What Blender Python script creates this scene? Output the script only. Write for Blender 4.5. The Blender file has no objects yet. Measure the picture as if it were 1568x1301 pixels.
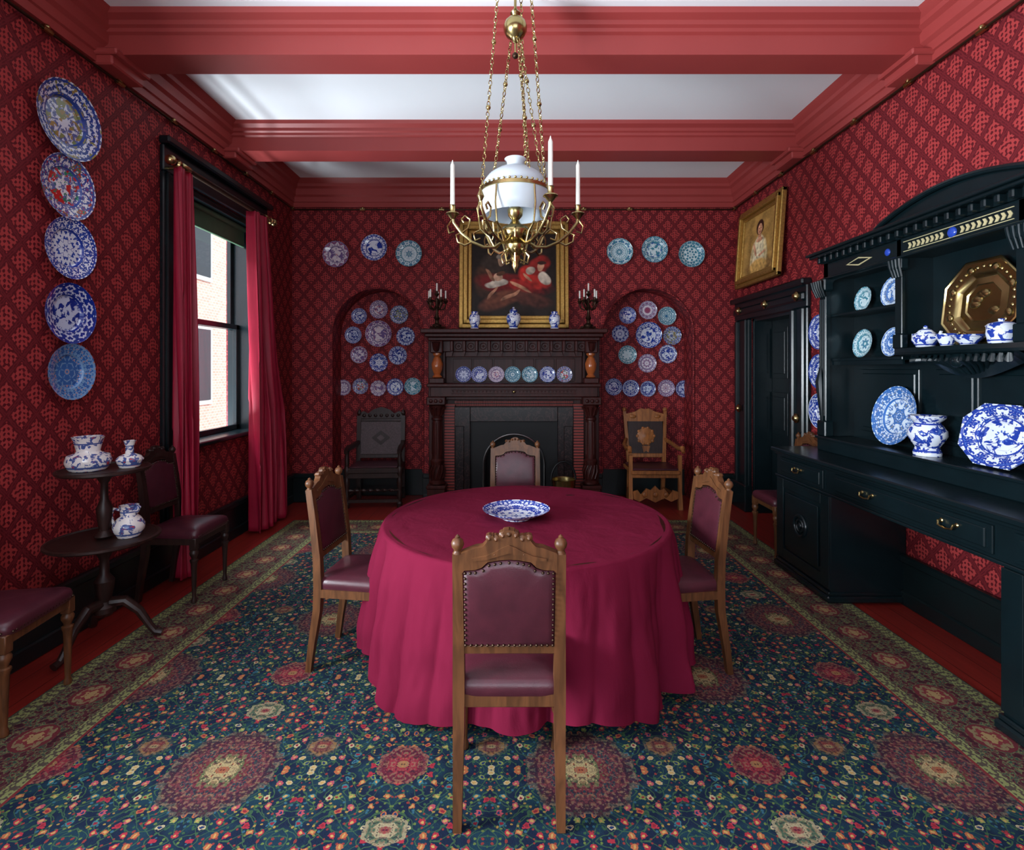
import bpy, bmesh, math, random
from mathutils import Matrix, Vector, Euler, noise as mnoise
random.seed(7)
pi=math.pi
def lin(c):
    return tuple(((x/255)/12.92 if x/255<=0.04045 else (((x/255)+0.055)/1.055)**2.4) for x in c)+(1.0,)
scene=bpy.context.scene
try:
    scene.view_settings.view_transform='Standard'
    scene.view_settings.look='None'
except Exception as e: print(e)

# ---------------------------------------------------------------- node helpers
class E:
    def __init__(s,nt,sock): s.nt=nt; s.s=sock
    def op(s,o,b=None,c=None,rev=False):
        n=s.nt.nodes.new('ShaderNodeMath'); n.operation=o
        args=[s,b,c]
        if rev: args=[b,s,c]
        for i,a in enumerate(args):
            if a is None: continue
            if isinstance(a,E): s.nt.links.new(a.s,n.inputs[i])
            else: n.inputs[i].default_value=a
        return E(s.nt,n.outputs[0])
    def __add__(s,b): return s.op('ADD',b)
    __radd__=__add__
    def __sub__(s,b): return s.op('SUBTRACT',b)
    def __rsub__(s,b): return s.op('SUBTRACT',b,rev=True)
    def __mul__(s,b): return s.op('MULTIPLY',b)
    __rmul__=__mul__
    def __truediv__(s,b): return s.op('DIVIDE',b)
    def sin(s): return s.op('SINE')
    def cos(s): return s.op('COSINE')
    def abs(s): return s.op('ABSOLUTE')
    def frac(s): return s.op('FRACT')
    def floor(s): return s.op('FLOOR')
    def sqrt(s): return s.op('SQRT')
    def min(s,b): return s.op('MINIMUM',b)
    def max(s,b): return s.op('MAXIMUM',b)
    def lt(s,b): return s.op('LESS_THAN',b)
    def gt(s,b): return s.op('GREATER_THAN',b)
    def mod(s,b): return s.op('FLOORED_MODULO',b)
    def ping(s,b): return s.op('PINGPONG',b)
    def atan2(s,b): return s.op('ARCTAN2',b)
    def step(s,a,b):  # smoothstep a->b
        n=s.nt.nodes.new('ShaderNodeMapRange'); n.interpolation_type='SMOOTHSTEP'
        s.nt.links.new(s.s,n.inputs[0]); n.inputs[1].default_value=a; n.inputs[2].default_value=b
        n.inputs[3].default_value=0; n.inputs[4].default_value=1
        return E(s.nt,n.outputs[0])
class MatB:
    def __init__(s,name,rough=.5,metal=0,spec=.5):
        s.m=bpy.data.materials.new(name); s.m.use_nodes=True; s.nt=s.m.node_tree
        s.b=s.nt.nodes['Principled BSDF']; s.b.inputs['Roughness'].default_value=rough
        s.b.inputs['Metallic'].default_value=metal
        s.b.inputs['Specular IOR Level'].default_value=spec
    def xyz(s,kind='pos'):
        if kind=='pos':
            n=s.nt.nodes.new('ShaderNodeNewGeometry'); o=n.outputs['Position']
        else:
            n=s.nt.nodes.new('ShaderNodeTexCoord'); o=n.outputs[kind]
        p=s.nt.nodes.new('ShaderNodeSeparateXYZ'); s.nt.links.new(o,p.inputs[0])
        return [E(s.nt,p.outputs[i]) for i in range(3)]
    def vec(s,x,y,z=0):
        n=s.nt.nodes.new('ShaderNodeCombineXYZ')
        for i,a in enumerate((x,y,z)):
            if isinstance(a,E): s.nt.links.new(a.s,n.inputs[i])
            else: n.inputs[i].default_value=a
        return n.outputs[0]
    def noise(s,v,scale=5,detail=2,dist=0,w=None):
        n=s.nt.nodes.new('ShaderNodeTexNoise'); n.inputs['Scale'].default_value=scale
        n.inputs['Detail'].default_value=detail; n.inputs['Distortion'].default_value=dist
        if w is not None:
            n.noise_dimensions='4D'; s.nt.links.new(w.s,n.inputs['W'])
        if v is not None: s.nt.links.new(v,n.inputs['Vector'])
        return E(s.nt,n.outputs[0])
    def voro(s,v,scale=5,rnd=1.0,feat='F1'):
        n=s.nt.nodes.new('ShaderNodeTexVoronoi'); n.voronoi_dimensions='2D'; n.feature=feat
        n.inputs['Scale'].default_value=scale; n.inputs['Randomness'].default_value=rnd
        s.nt.links.new(v,n.inputs['Vector']); return n
    def mix(s,f,a,b):
        n=s.nt.nodes.new('ShaderNodeMix'); n.data_type='RGBA'
        if isinstance(f,E): s.nt.links.new(f.s,n.inputs[0])
        else: n.inputs[0].default_value=f
        for i,c in ((6,a),(7,b)):
            if isinstance(c,tuple): n.inputs[i].default_value=c
            else: s.nt.links.new(c,n.inputs[i])
        return n.outputs[2]
    def ramp(s,f,stops,const=True):
        n=s.nt.nodes.new('ShaderNodeValToRGB'); cr=n.color_ramp
        cr.interpolation='CONSTANT' if const else 'LINEAR'
        while len(cr.elements)<len(stops): cr.elements.new(0.5)
        for e,(p,c) in zip(cr.elements,stops): e.position=p; e.color=c
        s.nt.links.new(f.s,n.inputs[0]); return n.outputs[0]
    def color(s,c):
        if isinstance(c,tuple): s.b.inputs['Base Color'].default_value=c
        else: s.nt.links.new(c,s.b.inputs['Base Color'])
        return s
    def bump(s,h,strength=.3,dist=.01):
        n=s.nt.nodes.new('ShaderNodeBump'); n.inputs['Strength'].default_value=strength
        n.inputs['Distance'].default_value=dist
        s.nt.links.new(h.s,n.inputs['Height']); s.nt.links.new(n.outputs[0],s.b.inputs['Normal'])

def simple(name,rgb,rough=.5,metal=0,var=.15,scale=12,bump=0,spec=.5,kind='Object'):
    M=MatB(name,rough,metal,spec); c=lin(rgb)
    tc=M.nt.nodes.new('ShaderNodeTexCoord').outputs[kind]
    n=M.noise(tc,scale,3)
    d=tuple(x*(1-var*2) for x in c[:3])+(1,); l=tuple(min(1,x*(1+var)) for x in c[:3])+(1,)
    M.color(M.mix(n,d,l))
    if bump: M.bump(M.noise(tc,scale*4,3),bump,.005)
    return M.m
def wood(name,rgb,rough=.4,spec=.4):
    M=MatB(name,rough,0,spec); c=lin(rgb)
    x,y,z=M.xyz('Object')
    n=M.noise(M.vec(x*40,y*40,z*5),1.0,3,.6)
    d=tuple(v*.6 for v in c[:3])+(1,); l=tuple(min(1,v*1.15) for v in c[:3])+(1,)
    M.color(M.mix(n.step(.3,.7),d,l)); M.bump(n,.1,.002)
    return M.m

def wallpaper():
    M=MatB('wallpaper_red_damask',.65,spec=.25); x,y,z=M.xyz('pos')
    u=(x+y)
    a,b=.172,.208
    wob=M.noise(M.vec(u,z),42,2)-.5
    p=(u/a+z/b); q=(u/a-z/b)
    fp=p.frac()-.5; fq=q.frac()-.5
    lat=fp.abs().max(fq.abs())+wob*.14
    X=(fp+fq).abs(); Z=(fp-fq)
    ph=(X*22.0).cos()*.5+(Z*24.0+X*7.0).cos()*.5
    leaf=ph+wob*2.8
    mot=leaf.step(-.38,-.08)*(1.0-lat.step(.35,.40))
    dots=((lat-.46).abs().lt(.03))
    g=M.mix(dots*.7,lin((84,14,23)),lin((118,34,40)))
    c=M.mix(mot,g,lin((166,58,58)))
    big=M.noise(M.vec(x,y,z),.8,2)
    M.color(M.mix(big*.2,c,lin((96,20,28)))); M.bump(mot,.1,.003)
    return M.m
def carpet():
    M=MatB('carpet_persian',.9,spec=.2); x,y,z=M.xyz('pos')
    navy=lin((13,27,52)); navy2=lin((18,48,64))
    u=(x-.27).ping(.355); v=(y-2.07).ping(.3125)
    nz=M.noise(M.vec(u,v),11,2)
    vine=((u*58+(v*44).sin()*2.4+nz*7).sin()).abs().lt(.17)
    vine2=((v*52+(u*38).sin()*2.6+nz*6).sin()).abs().lt(.15)
    base=M.mix(nz.step(.42,.62),navy,navy2)
    c=M.mix((vine.max(vine2))*.75,base,lin((60,92,58)))
    fn=M.noise(M.vec(u,v),75,1)-.5
    def flowers(c,scale,rnd,rad,pal,off,detail=True):
        vec=M.vec(u+off,v+off*.7)
        vo=M.voro(vec,scale,rnd)
        d=E(M.nt,vo.outputs['Distance'])+fn*.42
        sc=M.nt.nodes.new('ShaderNodeSeparateColor'); M.nt.links.new(vo.outputs['Color'],sc.inputs[0])
        rr=E(M.nt,sc.outputs[0]); r2=E(M.nt,sc.outputs[1])
        c=M.mix(d.lt(rad),c,M.ramp(rr,pal))
        if detail: c=M.mix(d.lt(rad*.45),c,M.ramp(r2,[(0,lin((176,142,84))),(.4,lin((128,32,46))),(.7,lin((26,46,88)))]))
        return c
    pal1=[(0,lin((50,84,56))),(.3,lin((92,112,56))),(.5,lin((126,48,46))),(.7,lin((46,90,108))),(.86,lin((150,122,62)))]
    c=flowers(c,42,.9,.20,pal1,.03,False)
    pal2=[(0,lin((154,42,56))),(.3,lin((172,158,122))),(.42,lin((162,92,58))),(.58,lin((52,106,114))),(.72,lin((162,74,84))),(.86,lin((120,132,72)))]
    c=flowers(c,18,.85,.215,pal2,.0)
    def lattice(cx,cy):
        dx=((x-cx)/1.42+.5).frac()-.5; dy=((y-cy)/1.25+.5).frac()-.5
        return dx*1.42,dy*1.25
    def medal(c,cx,cy,R,stops,pet,asp=1.0,op=.88):
        dx,dy=lattice(cx,cy); dy=dy*asp
        r=(dx*dx+dy*dy).sqrt()/R; ang=dy.atan2(dx)
        n1=M.noise(M.vec(dx.abs(),dy.abs()),46,2)
        e=r*(1.0+(ang*pet).cos()*.045)
        col=M.ramp(((e+(n1-.5)*.6)*.999),stops)
        spk=M.noise(M.vec(dx.abs(),dy.abs(),3.0),70,1)
        col=M.mix(spk.gt(.58)*.7,col,lin((132,106,82)))
        col=M.mix(spk.lt(.42)*.7,col,lin((34,20,38)))
        return M.mix((e+fn*.14).lt(1.0)*op,c,col)
    st1=[(0,lin((164,88,56))),(.10,lin((172,156,110))),(.27,lin((88,100,62))),(.37,lin((110,44,50))),(.52,lin((40,52,62))),(.60,lin((104,50,56))),(.76,lin((66,28,44))),(.93,lin((80,76,68)))]
    st2=[(0,lin((164,118,70))),(.2,lin((138,42,54))),(.6,lin((100,28,44))),(.88,lin((130,74,66)))]
    st3=[(0,lin((134,54,56))),(.25,lin((162,150,116))),(.5,lin((72,94,72))),(.8,lin((144,136,106)))]
    st4=[(0,lin((152,132,90))),(.2,lin((110,56,50))),(.55,lin((132,96,56))),(.8,lin((54,64,62)))]
    c=medal(c,.27,2.07,.215,st1,12)
    c=medal(c,-.44,2.7,.215,st1,12)
    c=medal(c,-.44,2.1,.10,st2,8)
    c=medal(c,.27,2.73,.10,st2,8)
    c=medal(c,-.44,1.80,.08,st3,6,1.3)
    c=medal(c,.27,2.43,.08,st3,6,1.3)
    c=medal(c,.62,2.2,.07,st4,6,1.2,.8)
    c=medal(c,-.09,2.2,.07,st4,6,1.2,.8)
    d=(2.30-x.abs()).min(5.5-y)
    al=((2.30-x.abs()).lt(5.5-y))
    run=y*al+x*(1.0-al)
    rp=((run/.30).frac()-.5)*.30; dd=d-.24
    rr=(rp*rp+dd*dd).sqrt()
    bn=M.noise(M.vec(run.ping(.15),d),34,2)
    bc=M.ramp(bn,[(0,lin((60,24,34))),(.40,lin((84,40,46))),(.48,lin((110,110,74))),(.53,lin((52,76,62))),(.58,lin((106,54,50))),(.63,lin((40,30,46)))])
    e=(rr/.085)+(bn-.5)*1.2
    bc=M.mix((rr/.085).lt(1.0),bc,M.ramp(e*.999,[(0,lin((160,134,90))),(.3,lin((124,50,54))),(.6,lin((132,116,84))),(.8,lin((104,40,46)))]))
    gn=M.noise(M.vec(run.ping(.06),d),60,1).gt(.5)
    guard=M.mix(gn,lin((134,140,88)),lin((80,70,60)))
    bc=M.mix((d-.045).abs().lt(.035),bc,guard)
    bc=M.mix((d-.405).abs().lt(.03),bc,guard)
    bc=M.mix((d-.44).abs().lt(.008),bc,lin((120,44,46)))
    bc=M.mix(d.lt(.01),bc,lin((60,70,60)))
    c=M.mix(d.lt(.445),c,bc)
    f=M.noise(M.vec(x,y),160,2)
    c=M.mix(f*.22,c,lin((16,28,36)))
    M.color(c); M.bump(f,.4,.004)
    return M.m
def plate_mat(name,base,blue,acc,k=6,grn=None):
    M=MatB(name,.12); x,y,z=M.xyz('Generated')
    x=(x-.5)*2; y=(y-.5)*2; r=(x*x+y*y).sqrt(); a=y.atan2(x)
    oi=M.nt.nodes.new('ShaderNodeObjectInfo'); w=E(M.nt,oi.outputs['Random'])*37.0
    am=a.ping(pi/k)
    n1=M.noise(M.vec((am*1.2).cos()*r*1.3,(am*1.2).sin()*r*1.3),5.5,3,.8,w)
    n3=M.noise(M.vec(x,y),3.4,4,1.0,w)
    n2=M.noise(M.vec((a.ping(pi/(k+2))*2.4),r*3.2),3.4,3,.5,w+5.0)
    ctr=M.mix((w.frac().gt(.5))*1.0,M.mix(n1.step(.50,.54),base,blue),M.mix(n3.step(.51,.55),base,blue))
    ctr=M.mix(n1.step(.60,.63),ctr,acc)
    rim=M.mix(n2.step(.47,.51),base,blue); rim=M.mix(n2.step(.6,.64),rim,acc)
    if grn:
        n4=M.noise(M.vec(x,y),5.0,2,.6,w+11.0); n5=M.noise(M.vec(x,y),6.5,2,.6,w+21.0)
        ctr=M.mix(n1.step(.5,.54)*.9,base,blue)
        ctr=M.mix(n4.step(.54,.57),ctr,acc); ctr=M.mix(n5.step(.57,.60),ctr,grn)
        rim=M.mix(n4.step(.56,.6),rim,grn); rim=M.mix((n4-.62).abs().lt(.02),rim,acc)
    c=M.mix(r.gt(.60),ctr,rim)
    c=M.mix((r-.60).abs().lt(.02),c,blue); c=M.mix((r-.66).abs().lt(.008),c,blue)
    c=M.mix((r-.95).abs().lt(.018),c,blue)
    M.color(c); return M.m
def vase_mat(name,base,blue,acc,sc=16):
    M=MatB(name,.12); x,y,z=M.xyz('Object'); g=M.xyz('Generated')[2]
    n=M.noise(M.vec(x,y,z),sc,3,.8)
    c=M.mix(n.step(.5,.54),base,blue); c=M.mix(n.step(.63,.66),c,acc)
    c=M.mix((g-.12).abs().lt(.025),c,blue); c=M.mix((g-.8).abs().lt(.02),c,blue)
    c=M.mix((g-.05).abs().lt(.03),c,base)
    M.color(c); return M.m
def frieze_mat():
    M=MatB('tile_striped_red',.45,spec=.3); x,y,z=M.xyz('pos')
    c=M.mix((z*30).frac().lt(.4),lin((130,50,42)),lin((40,14,16))); M.color(c); return M.m
def brick():
    M=MatB('brick_pale',.9)
    n=M.nt.nodes.new('ShaderNodeTexBrick'); x,y,z=M.xyz('pos')
    M.nt.links.new(M.vec(y,z,0),n.inputs['Vector']); n.inputs['Scale'].default_value=4
    n.inputs['Color1'].default_value=lin((200,150,132)); n.inputs['Color2'].default_value=lin((190,134,116)); n.inputs['Mortar'].default_value=lin((210,190,176))
    M.color(n.outputs[0]); return M.m
def satin():
    M=MatB('curtain_satin_crimson',.48,spec=.35); x,y,z=M.xyz('pos')
    n=M.noise(M.vec(x*10,y*10,z),6,2); M.color(M.mix(n,lin((130,14,40)),lin((166,28,58))))
    return M.m
def cloth():
    M=MatB('tablecloth_linen_wine',.9,spec=.08); x,y,z=M.xyz('pos')
    n=M.noise(M.vec(x,y,z),3,3,.3); f=M.noise(M.vec(x,y,z),300,1)
    wr=M.noise(M.vec(x*2.2,y*2.2,z*.8),3.2,5,.6)
    M.color(M.mix(n,lin((98,16,42)),lin((114,26,52)))); M.bump(n*.6+wr*.9+f*.03,.4,.025)
    return M.m
def leather():
    M=MatB('leather_maroon',.36); t=M.nt.nodes.new('ShaderNodeTexCoord').outputs['Object']
    n=M.noise(t,14,4); f=M.noise(t,180,2)
    M.color(M.mix(n,lin((50,18,28)),lin((84,34,46)))); M.bump(f*.4+n,.2,.006); return M.m
def floorb():
    M=MatB('floorboards_red',.32); x,y,z=M.xyz('pos')
    n=M.noise(M.vec(x*30,y*2,0),1.5,3); l=((x/.14).frac()-.5).abs().gt(.485)
    c=M.mix(n,lin((108,26,21)),lin((156,48,40))); c=M.mix(l,c,lin((50,8,8))); M.color(c); return M.m
def marble():
    M=MatB('marble_dark',.3,spec=.3); t=M.nt.nodes.new('ShaderNodeTexCoord').outputs['Object']
    n=M.noise(t,9,6,2.0); M.color(M.mix((n-.5).abs().step(0,.04),lin((58,40,38)),lin((20,12,15)))); return M.m
def redpaint():
    M=MatB('paint_red_gloss',.45,spec=.4); x,y,z=M.xyz('pos'); n=M.noise(M.vec(x,y,z),1.5,3)
    M.color(M.mix(n,lin((144,54,53)),lin((162,66,63)))); return M.m
def vcol(name,rough=.4):
    M=MatB(name,rough,spec=.25); n=M.nt.nodes.new('ShaderNodeVertexColor'); n.layer_name='Col'; M.color(n.outputs[0]); return M.m

WP=wallpaper(); CARP=carpet(); RED=redpaint(); WHITE=simple('plaster_white',(242,246,250),.8,var=.02,scale=1.5,kind='Object')
EB=simple('ebonised_wood',(12,26,30),.26,var=.2,scale=8)
BASE=simple('baseboard_dark_green',(14,27,29),.35,var=.15)
MAH=wood('mahogany_dark',(58,22,19),.4,.22); OAK=wood('oak_brown',(98,61,35),.42); OAKD=wood('oak_dark',(46,28,24),.42); OAKG=simple('oak_carved_grey',(92,76,78),.5,var=.4,scale=60,bump=.5)
WALN=wood('walnut_light',(156,96,50),.4)
BRASS=simple('brass_aged',(184,164,112),.26,1,var=.22); GOLD=simple('gilt',(196,156,84),.38,.8,var=.3,scale=50,bump=.5)
IRON=simple('iron_black',(12,13,15),.5,0,spec=.3); BRONZE=simple('bronze_dark',(66,48,36),.35,.8)
WAX=simple('candle_wax',(236,236,226),.4,var=.03)
SAT=satin(); CLO=cloth(); LEA=leather(); FLO=floorb(); MARB=marble(); TILE=frieze_mat(); BRICK=brick()
wh=lin((214,220,232)); bl=lin((34,58,148)); bl2=lin((70,100,176)); tl=lin((60,130,150)); rd=lin((176,60,60))
PM=[plate_mat('porcelain_blue_white',wh,bl,bl2,6),plate_mat('porcelain_blue_dark',lin((190,200,222)),lin((24,44,130)),bl,8),
    plate_mat('porcelain_teal',lin((204,224,228)),tl,lin((50,90,160)),7),plate_mat('porcelain_polychrome',lin((220,220,222)),lin((60,80,150)),lin((184,44,44)),5,lin((50,124,96))),
    plate_mat('porcelain_pale',lin((218,208,216)),lin((110,90,140)),rd,9),plate_mat('porcelain_blue_ground',lin((50,96,160)),lin((110,150,190)),lin((200,112,70)),5),
    plate_mat('porcelain_sky_blue',lin((210,224,236)),lin((60,110,180)),lin((150,150,130)),6),
    plate_mat('porcelain_floral',lin((206,214,226)),lin((40,66,140)),lin((120,130,80)),7,lin((150,126,70)))]
VM=vase_mat('vase_blue_white',wh,bl,bl2,26); VM2=vase_mat('vase_polychrome',lin((224,220,216)),lin((70,90,146)),rd,32)
GREEN=simple('blind_green',(60,96,70),.7)
m=MatB('opal_glass',.12); m.color(lin((226,234,240))); OPAL=m.m
_nt=m.nt; _tl=_nt.nodes.new('ShaderNodeBsdfTranslucent'); _tl.inputs[0].default_value=lin((226,236,244)); _mx=_nt.nodes.new('ShaderNodeMixShader'); _mx.inputs[0].default_value=.4
_nt.links.new(m.b.outputs[0],_mx.inputs[1]); _nt.links.new(_tl.outputs[0],_mx.inputs[2]); _nt.links.new(_mx.outputs[0],_nt.nodes['Material Output'].inputs[0])
m=MatB('window_glass',.0); m.color((1,1,1,1)); 
nt=m.nt; tr=nt.nodes.new('ShaderNodeBsdfTransparent'); gl=nt.nodes.new('ShaderNodeBsdfGlossy'); gl.inputs['Roughness'].default_value=.02
mx=nt.nodes.new('ShaderNodeMixShader'); mx.inputs[0].default_value=.04; nt.links.new(tr.outputs[0],mx.inputs[1]); nt.links.new(gl.outputs[0],mx.inputs[2]); nt.links.new(mx.outputs[0],nt.nodes['Material Output'].inputs[0]); GLASS=m.m
BLUEGEM=simple('blue_enamel',(40,70,170),.15); ORANGE=simple('onyx_amber',(166,88,44),.2)
IVORY=simple('ivory_inlay',(190,178,136),.4); GREY=simple('ground_paving',(190,188,182),.9)
CHIM=simple('glass_chimney',(220,225,225),.1); STEEL=simple('steel_trim',(120,120,120),.3,1)
VC=vcol('oil_painting_canvas',.5)

# ---------------------------------------------------------------- mesh builder
class B:
    def __init__(s,name): s.name=name; s.v=[]; s.f=[]; s.mi=[]; s.mats=[]; s.M=Matrix()
    def add(s,vs,fs,mat,M=None):
        T=s.M@M if M is not None else s.M
        o=len(s.v); s.v+= [T@Vector(p) for p in vs]
        if mat not in s.mats: s.mats.append(mat)
        k=s.mats.index(mat)
        for f in fs: s.f.append([i+o for i in f]); s.mi.append(k)
    def box(s,lo,hi,mat,bev=.003,M=None):
        c=[(a+b)/2 for a,b in zip(lo,hi)]; h=[abs(b-a)/2 for a,b in zip(lo,hi)]
        b=min(bev,min(h)*.45)
        sg=[(i,j,k) for i in(-1,1) for j in(-1,1) for k in(-1,1)]
        if b<=0:
            vs=[[c[a]+g[a]*h[a] for a in range(3)] for g in sg]
            s.add(vs,[(0,1,3,2),(4,6,7,5),(0,4,5,1),(2,3,7,6),(0,2,6,4),(1,5,7,3)],mat,M); return
        vs=[];idx={}
        for g in sg:
            for a in range(3):
                idx[(g,a)]=len(vs); vs.append([c[q]+g[q]*(h[q] if q==a else h[q]-b) for q in range(3)])
        fs=[]
        for a in range(3):
            p,q=(a+1)%3,(a+2)%3
            for sn in(-1,1):
                def G(u,w):
                    t=[0,0,0]; t[a]=sn; t[p]=u; t[q]=w; return tuple(t)
                fs.append([idx[(G(u,w),a)] for u,w in((-1,-1),(1,-1),(1,1),(-1,1))])
            for u in(-1,1):
                for w in(-1,1):
                    def G2(t0):
                        t=[0,0,0]; t[a]=t0; t[p]=u; t[q]=w; return tuple(t)
                    fs.append([idx[(G2(-1),p)],idx[(G2(1),p)],idx[(G2(1),q)],idx[(G2(-1),q)]])
        for g in sg: fs.append([idx[(g,0)],idx[(g,1)],idx[(g,2)]])
        s.add(vs,fs,mat,M)
    def lathe(s,prof,mat,loc=(0,0,0),segs=20,M=None,cap=True,sq=1):
        T=Matrix.Translation(loc)@(M if M is not None else Matrix())
        vs=[];fs=[]
        for r,z in prof:
            for i in range(segs):
                a=2*pi*i/segs; vs.append((max(r,.0002)*math.cos(a),max(r,.0002)*math.sin(a)*sq,z))
        n=len(prof)
        for j in range(n-1):
            for i in range(segs):
                k=(i+1)%segs; fs.append((j*segs+i,j*segs+k,(j+1)*segs+k,(j+1)*segs+i))
        if cap: fs.append(list(range(segs))[::-1]); fs.append([(n-1)*segs+i for i in range(segs)])
        s.add(vs,fs,mat,T)
    def tube(s,pts,rad,mat,segs=8,rot=0,flat=1):
        pts=[Vector(p) for p in pts]; n=len(pts)
        if not isinstance(rad,(list,tuple)): rad=[rad]*n
        vs=[];fs=[]; t0=(pts[1]-pts[0]).normalized()
        up=Vector((0,1,0)) if abs(t0.y)<.9 else Vector((1,0,0))
        nrm=(up-t0*up.dot(t0)).normalized()
        for j,p in enumerate(pts):
            t=((pts[min(j+1,n-1)]-pts[max(j-1,0)])).normalized()
            nrm=(nrm-t*nrm.dot(t)).normalized(); bn=t.cross(nrm)
            for i in range(segs):
                a=2*pi*i/segs+rot; vs.append(p+(nrm*math.cos(a)+bn*math.sin(a)*flat)*rad[j])
        for j in range(n-1):
            for i in range(segs):
                k=(i+1)%segs; fs.append((j*segs+i,j*segs+k,(j+1)*segs+k,(j+1)*segs+i))
        fs.append(list(range(segs))[::-1]); fs.append([(n-1)*segs+i for i in range(segs)])
        s.add(vs,fs,mat)
    def sq(s,pts,w,mat): s.tube(pts,[x*.7071 for x in w] if isinstance(w,list) else w*.7071,mat,4,pi/4)
    def prism(s,poly,y0,y1,mat,M=None): # poly in XZ
        n=len(poly); vs=[(x,y0,z) for x,z in poly]+[(x,y1,z) for x,z in poly]
        fs=[list(range(n)),list(range(n,2*n))[::-1]]+[(i,(i+1)%n,n+(i+1)%n,n+i) for i in range(n)]
        s.add(vs,fs,mat,M)
    def sphere(s,c,r,mat,sc=(1,1,1),n=10):
        prof=[(math.sin(pi*j/n)*r,-math.cos(pi*j/n)*r) for j in range(n+1)]
        s.lathe(prof,mat,c,max(8,n*2),Matrix.Diagonal((sc[0],sc[1],sc[2],1)),cap=False)
    def torus(s,c,R,r,mat,M=None,n=24,m_=6,sx=1):
        vs=[];fs=[]
        for i in range(n):
            a=2*pi*i/n
            for j in range(m_):
                b=2*pi*j/m_; q=R+r*math.cos(b); vs.append((q*math.cos(a)*sx,q*math.sin(a),r*math.sin(b)))
        for i in range(n):
            for j in range(m_):
                k=(i+1)%n;l=(j+1)%m_; fs.append((i*m_+j,k*m_+j,k*m_+l,i*m_+l))
        s.add(vs,fs,mat,Matrix.Translation(c)@(M if M is not None else Matrix()))
    def grid(s,fn,nu,nv,mat,wrap=False):
        vs=[fn(i/nu,j/nv) for j in range(nv+1) for i in range(nu+(0 if wrap else 1))]
        w=nu if wrap else nu+1; fs=[]
        for j in range(nv):
            for i in range(nu):
                k=(i+1)%w if wrap else i+1
                fs.append((j*w+i,j*w+k,(j+1)*w+k,(j+1)*w+i))
        s.add(vs,fs,mat)
    def done(s,loc=(0,0,0),rot=(0,0,0),smooth=35,recalc=True,scale=1):
        me=bpy.data.meshes.new(s.name); me.from_pydata([tuple(v) for v in s.v],[],s.f)
        for m_ in s.mats: me.materials.append(m_)
        me.polygons.foreach_set('material_index',s.mi)
        if recalc:
            bm=bmesh.new(); bm.from_mesh(me); bmesh.ops.recalc_face_normals(bm,faces=bm.faces); bm.to_mesh(me); bm.free()
        me.polygons.foreach_set('use_smooth',[True]*len(me.polygons))
        me.set_sharp_from_angle(angle=math.radians(smooth)); me.update()
        ob=bpy.data.objects.new(s.name,me); scene.collection.objects.link(ob)
        ob.location=loc; ob.rotation_euler=rot; ob.scale=(scale,)*3
        return ob
RX=lambda a:Matrix.Rotation(a,4,'X'); RY=lambda a:Matrix.Rotation(a,4,'Y'); RZ=lambda a:Matrix.Rotation(a,4,'Z'); TR=lambda *p:Matrix.Translation(p)

# ---------------------------------------------------------------- room shell
XL,XR,YB,YR,ZC=-2.66,2.68,6.3,-2.3,3.85
b=B('floor'); b.box((XL-.4,YR-.3,-.12),(XR+1.2,YB+.5,0),FLO,0); b.done()
b=B('ceiling'); b.box((XL-.4,YR-.3,ZC),(XR+.4,YB+.5,ZC+.15),WHITE,0); b.done()
b=B('carpet'); b.box((-2.30,-1.9,0),(2.30,5.5,.012),CARP,.003); b.done()
def wallx(name,x0,x1,ops):
    b=B(name); y=YR-.3
    for (a,c,z0,z1) in ops:
        b.box((x0,y,0),(x1,a,ZC),WP,0)
        if z0>0: b.box((x0,a,0),(x1,c,z0),WP,0)
        b.box((x0,a,z1),(x1,c,ZC),WP,0); y=c
    b.box((x0,y,0),(x1,YB+.5,ZC),WP,0); return b.done()
WINS=[(-1.6,-.3,.95,3.1),(.45,1.8,.95,3.1),(4.13,5.4,.95,3.1)]
wallx('wall_left',XL-.3,XL,WINS)
wallx('wall_right',XR,XR+.3,[(4.98,5.84,0,2.16)])
b=B('wall_rear')
b.box((XL,YR-.3,0),(XR,YR,.9),WP,0); b.box((XL,YR-.3,3.2),(XR,YR,ZC),WP,0)
b.box((XL,YR-.3,.9),(-1.7,YR,3.2),WP,0); b.box((1.7,YR-.3,.9),(XR,YR,3.2),WP,0); b.done()
AX,AR,AZ,AD=1.63,.55,2.03,.35
b=B('wall_back')
xs=[(XL,-AX-AR),(-AX+AR,AX-AR),(AX+AR,XR)]
for x0,x1 in xs: b.add([(x0,YB,0),(x1,YB,0),(x1,YB,ZC),(x0,YB,ZC)],[(0,1,2,3)],WP)
for cx in(-AX,AX):
    N=28; pts=[(cx-AR*math.cos(pi*i/N),AZ+AR*math.sin(pi*i/N)) for i in range(N+1)]
    for i in range(N):
        (xa,za),(xb,zb)=pts[i],pts[i+1]
        b.add([(xa,YB,za),(xb,YB,zb),(xb,YB,ZC),(xa,YB,ZC)],[(0,1,2,3)],WP)
    out=[(cx-AR,0)]+pts+[(cx+AR,0)]
    for i in range(len(out)-1):
        (xa,za),(xb,zb)=out[i],out[i+1]
        b.add([(xa,YB,za),(xb,YB,zb),(xb,YB+AD,zb),(xa,YB+AD,za)],[(0,1,2,3)],WP)
b.box((XL-.3,YB+AD,0),(XR+.3,YB+AD+.15,ZC),WP,0)
b.done(recalc=False)
for sx,cx in((-1,-AX),(1,AX)):
    b=B('trim_arch'); pts=[(cx-AR,YB-.006,.36),(cx-AR,YB-.006,AZ)]+[(cx-AR*math.cos(pi*i/28),YB-.006,AZ+AR*math.sin(pi*i/28)) for i in range(1,28)]+[(cx+AR,YB-.006,AZ),(cx+AR,YB-.006,.36)]
    b.tube(pts,.012,WP,8); b.done()
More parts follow.
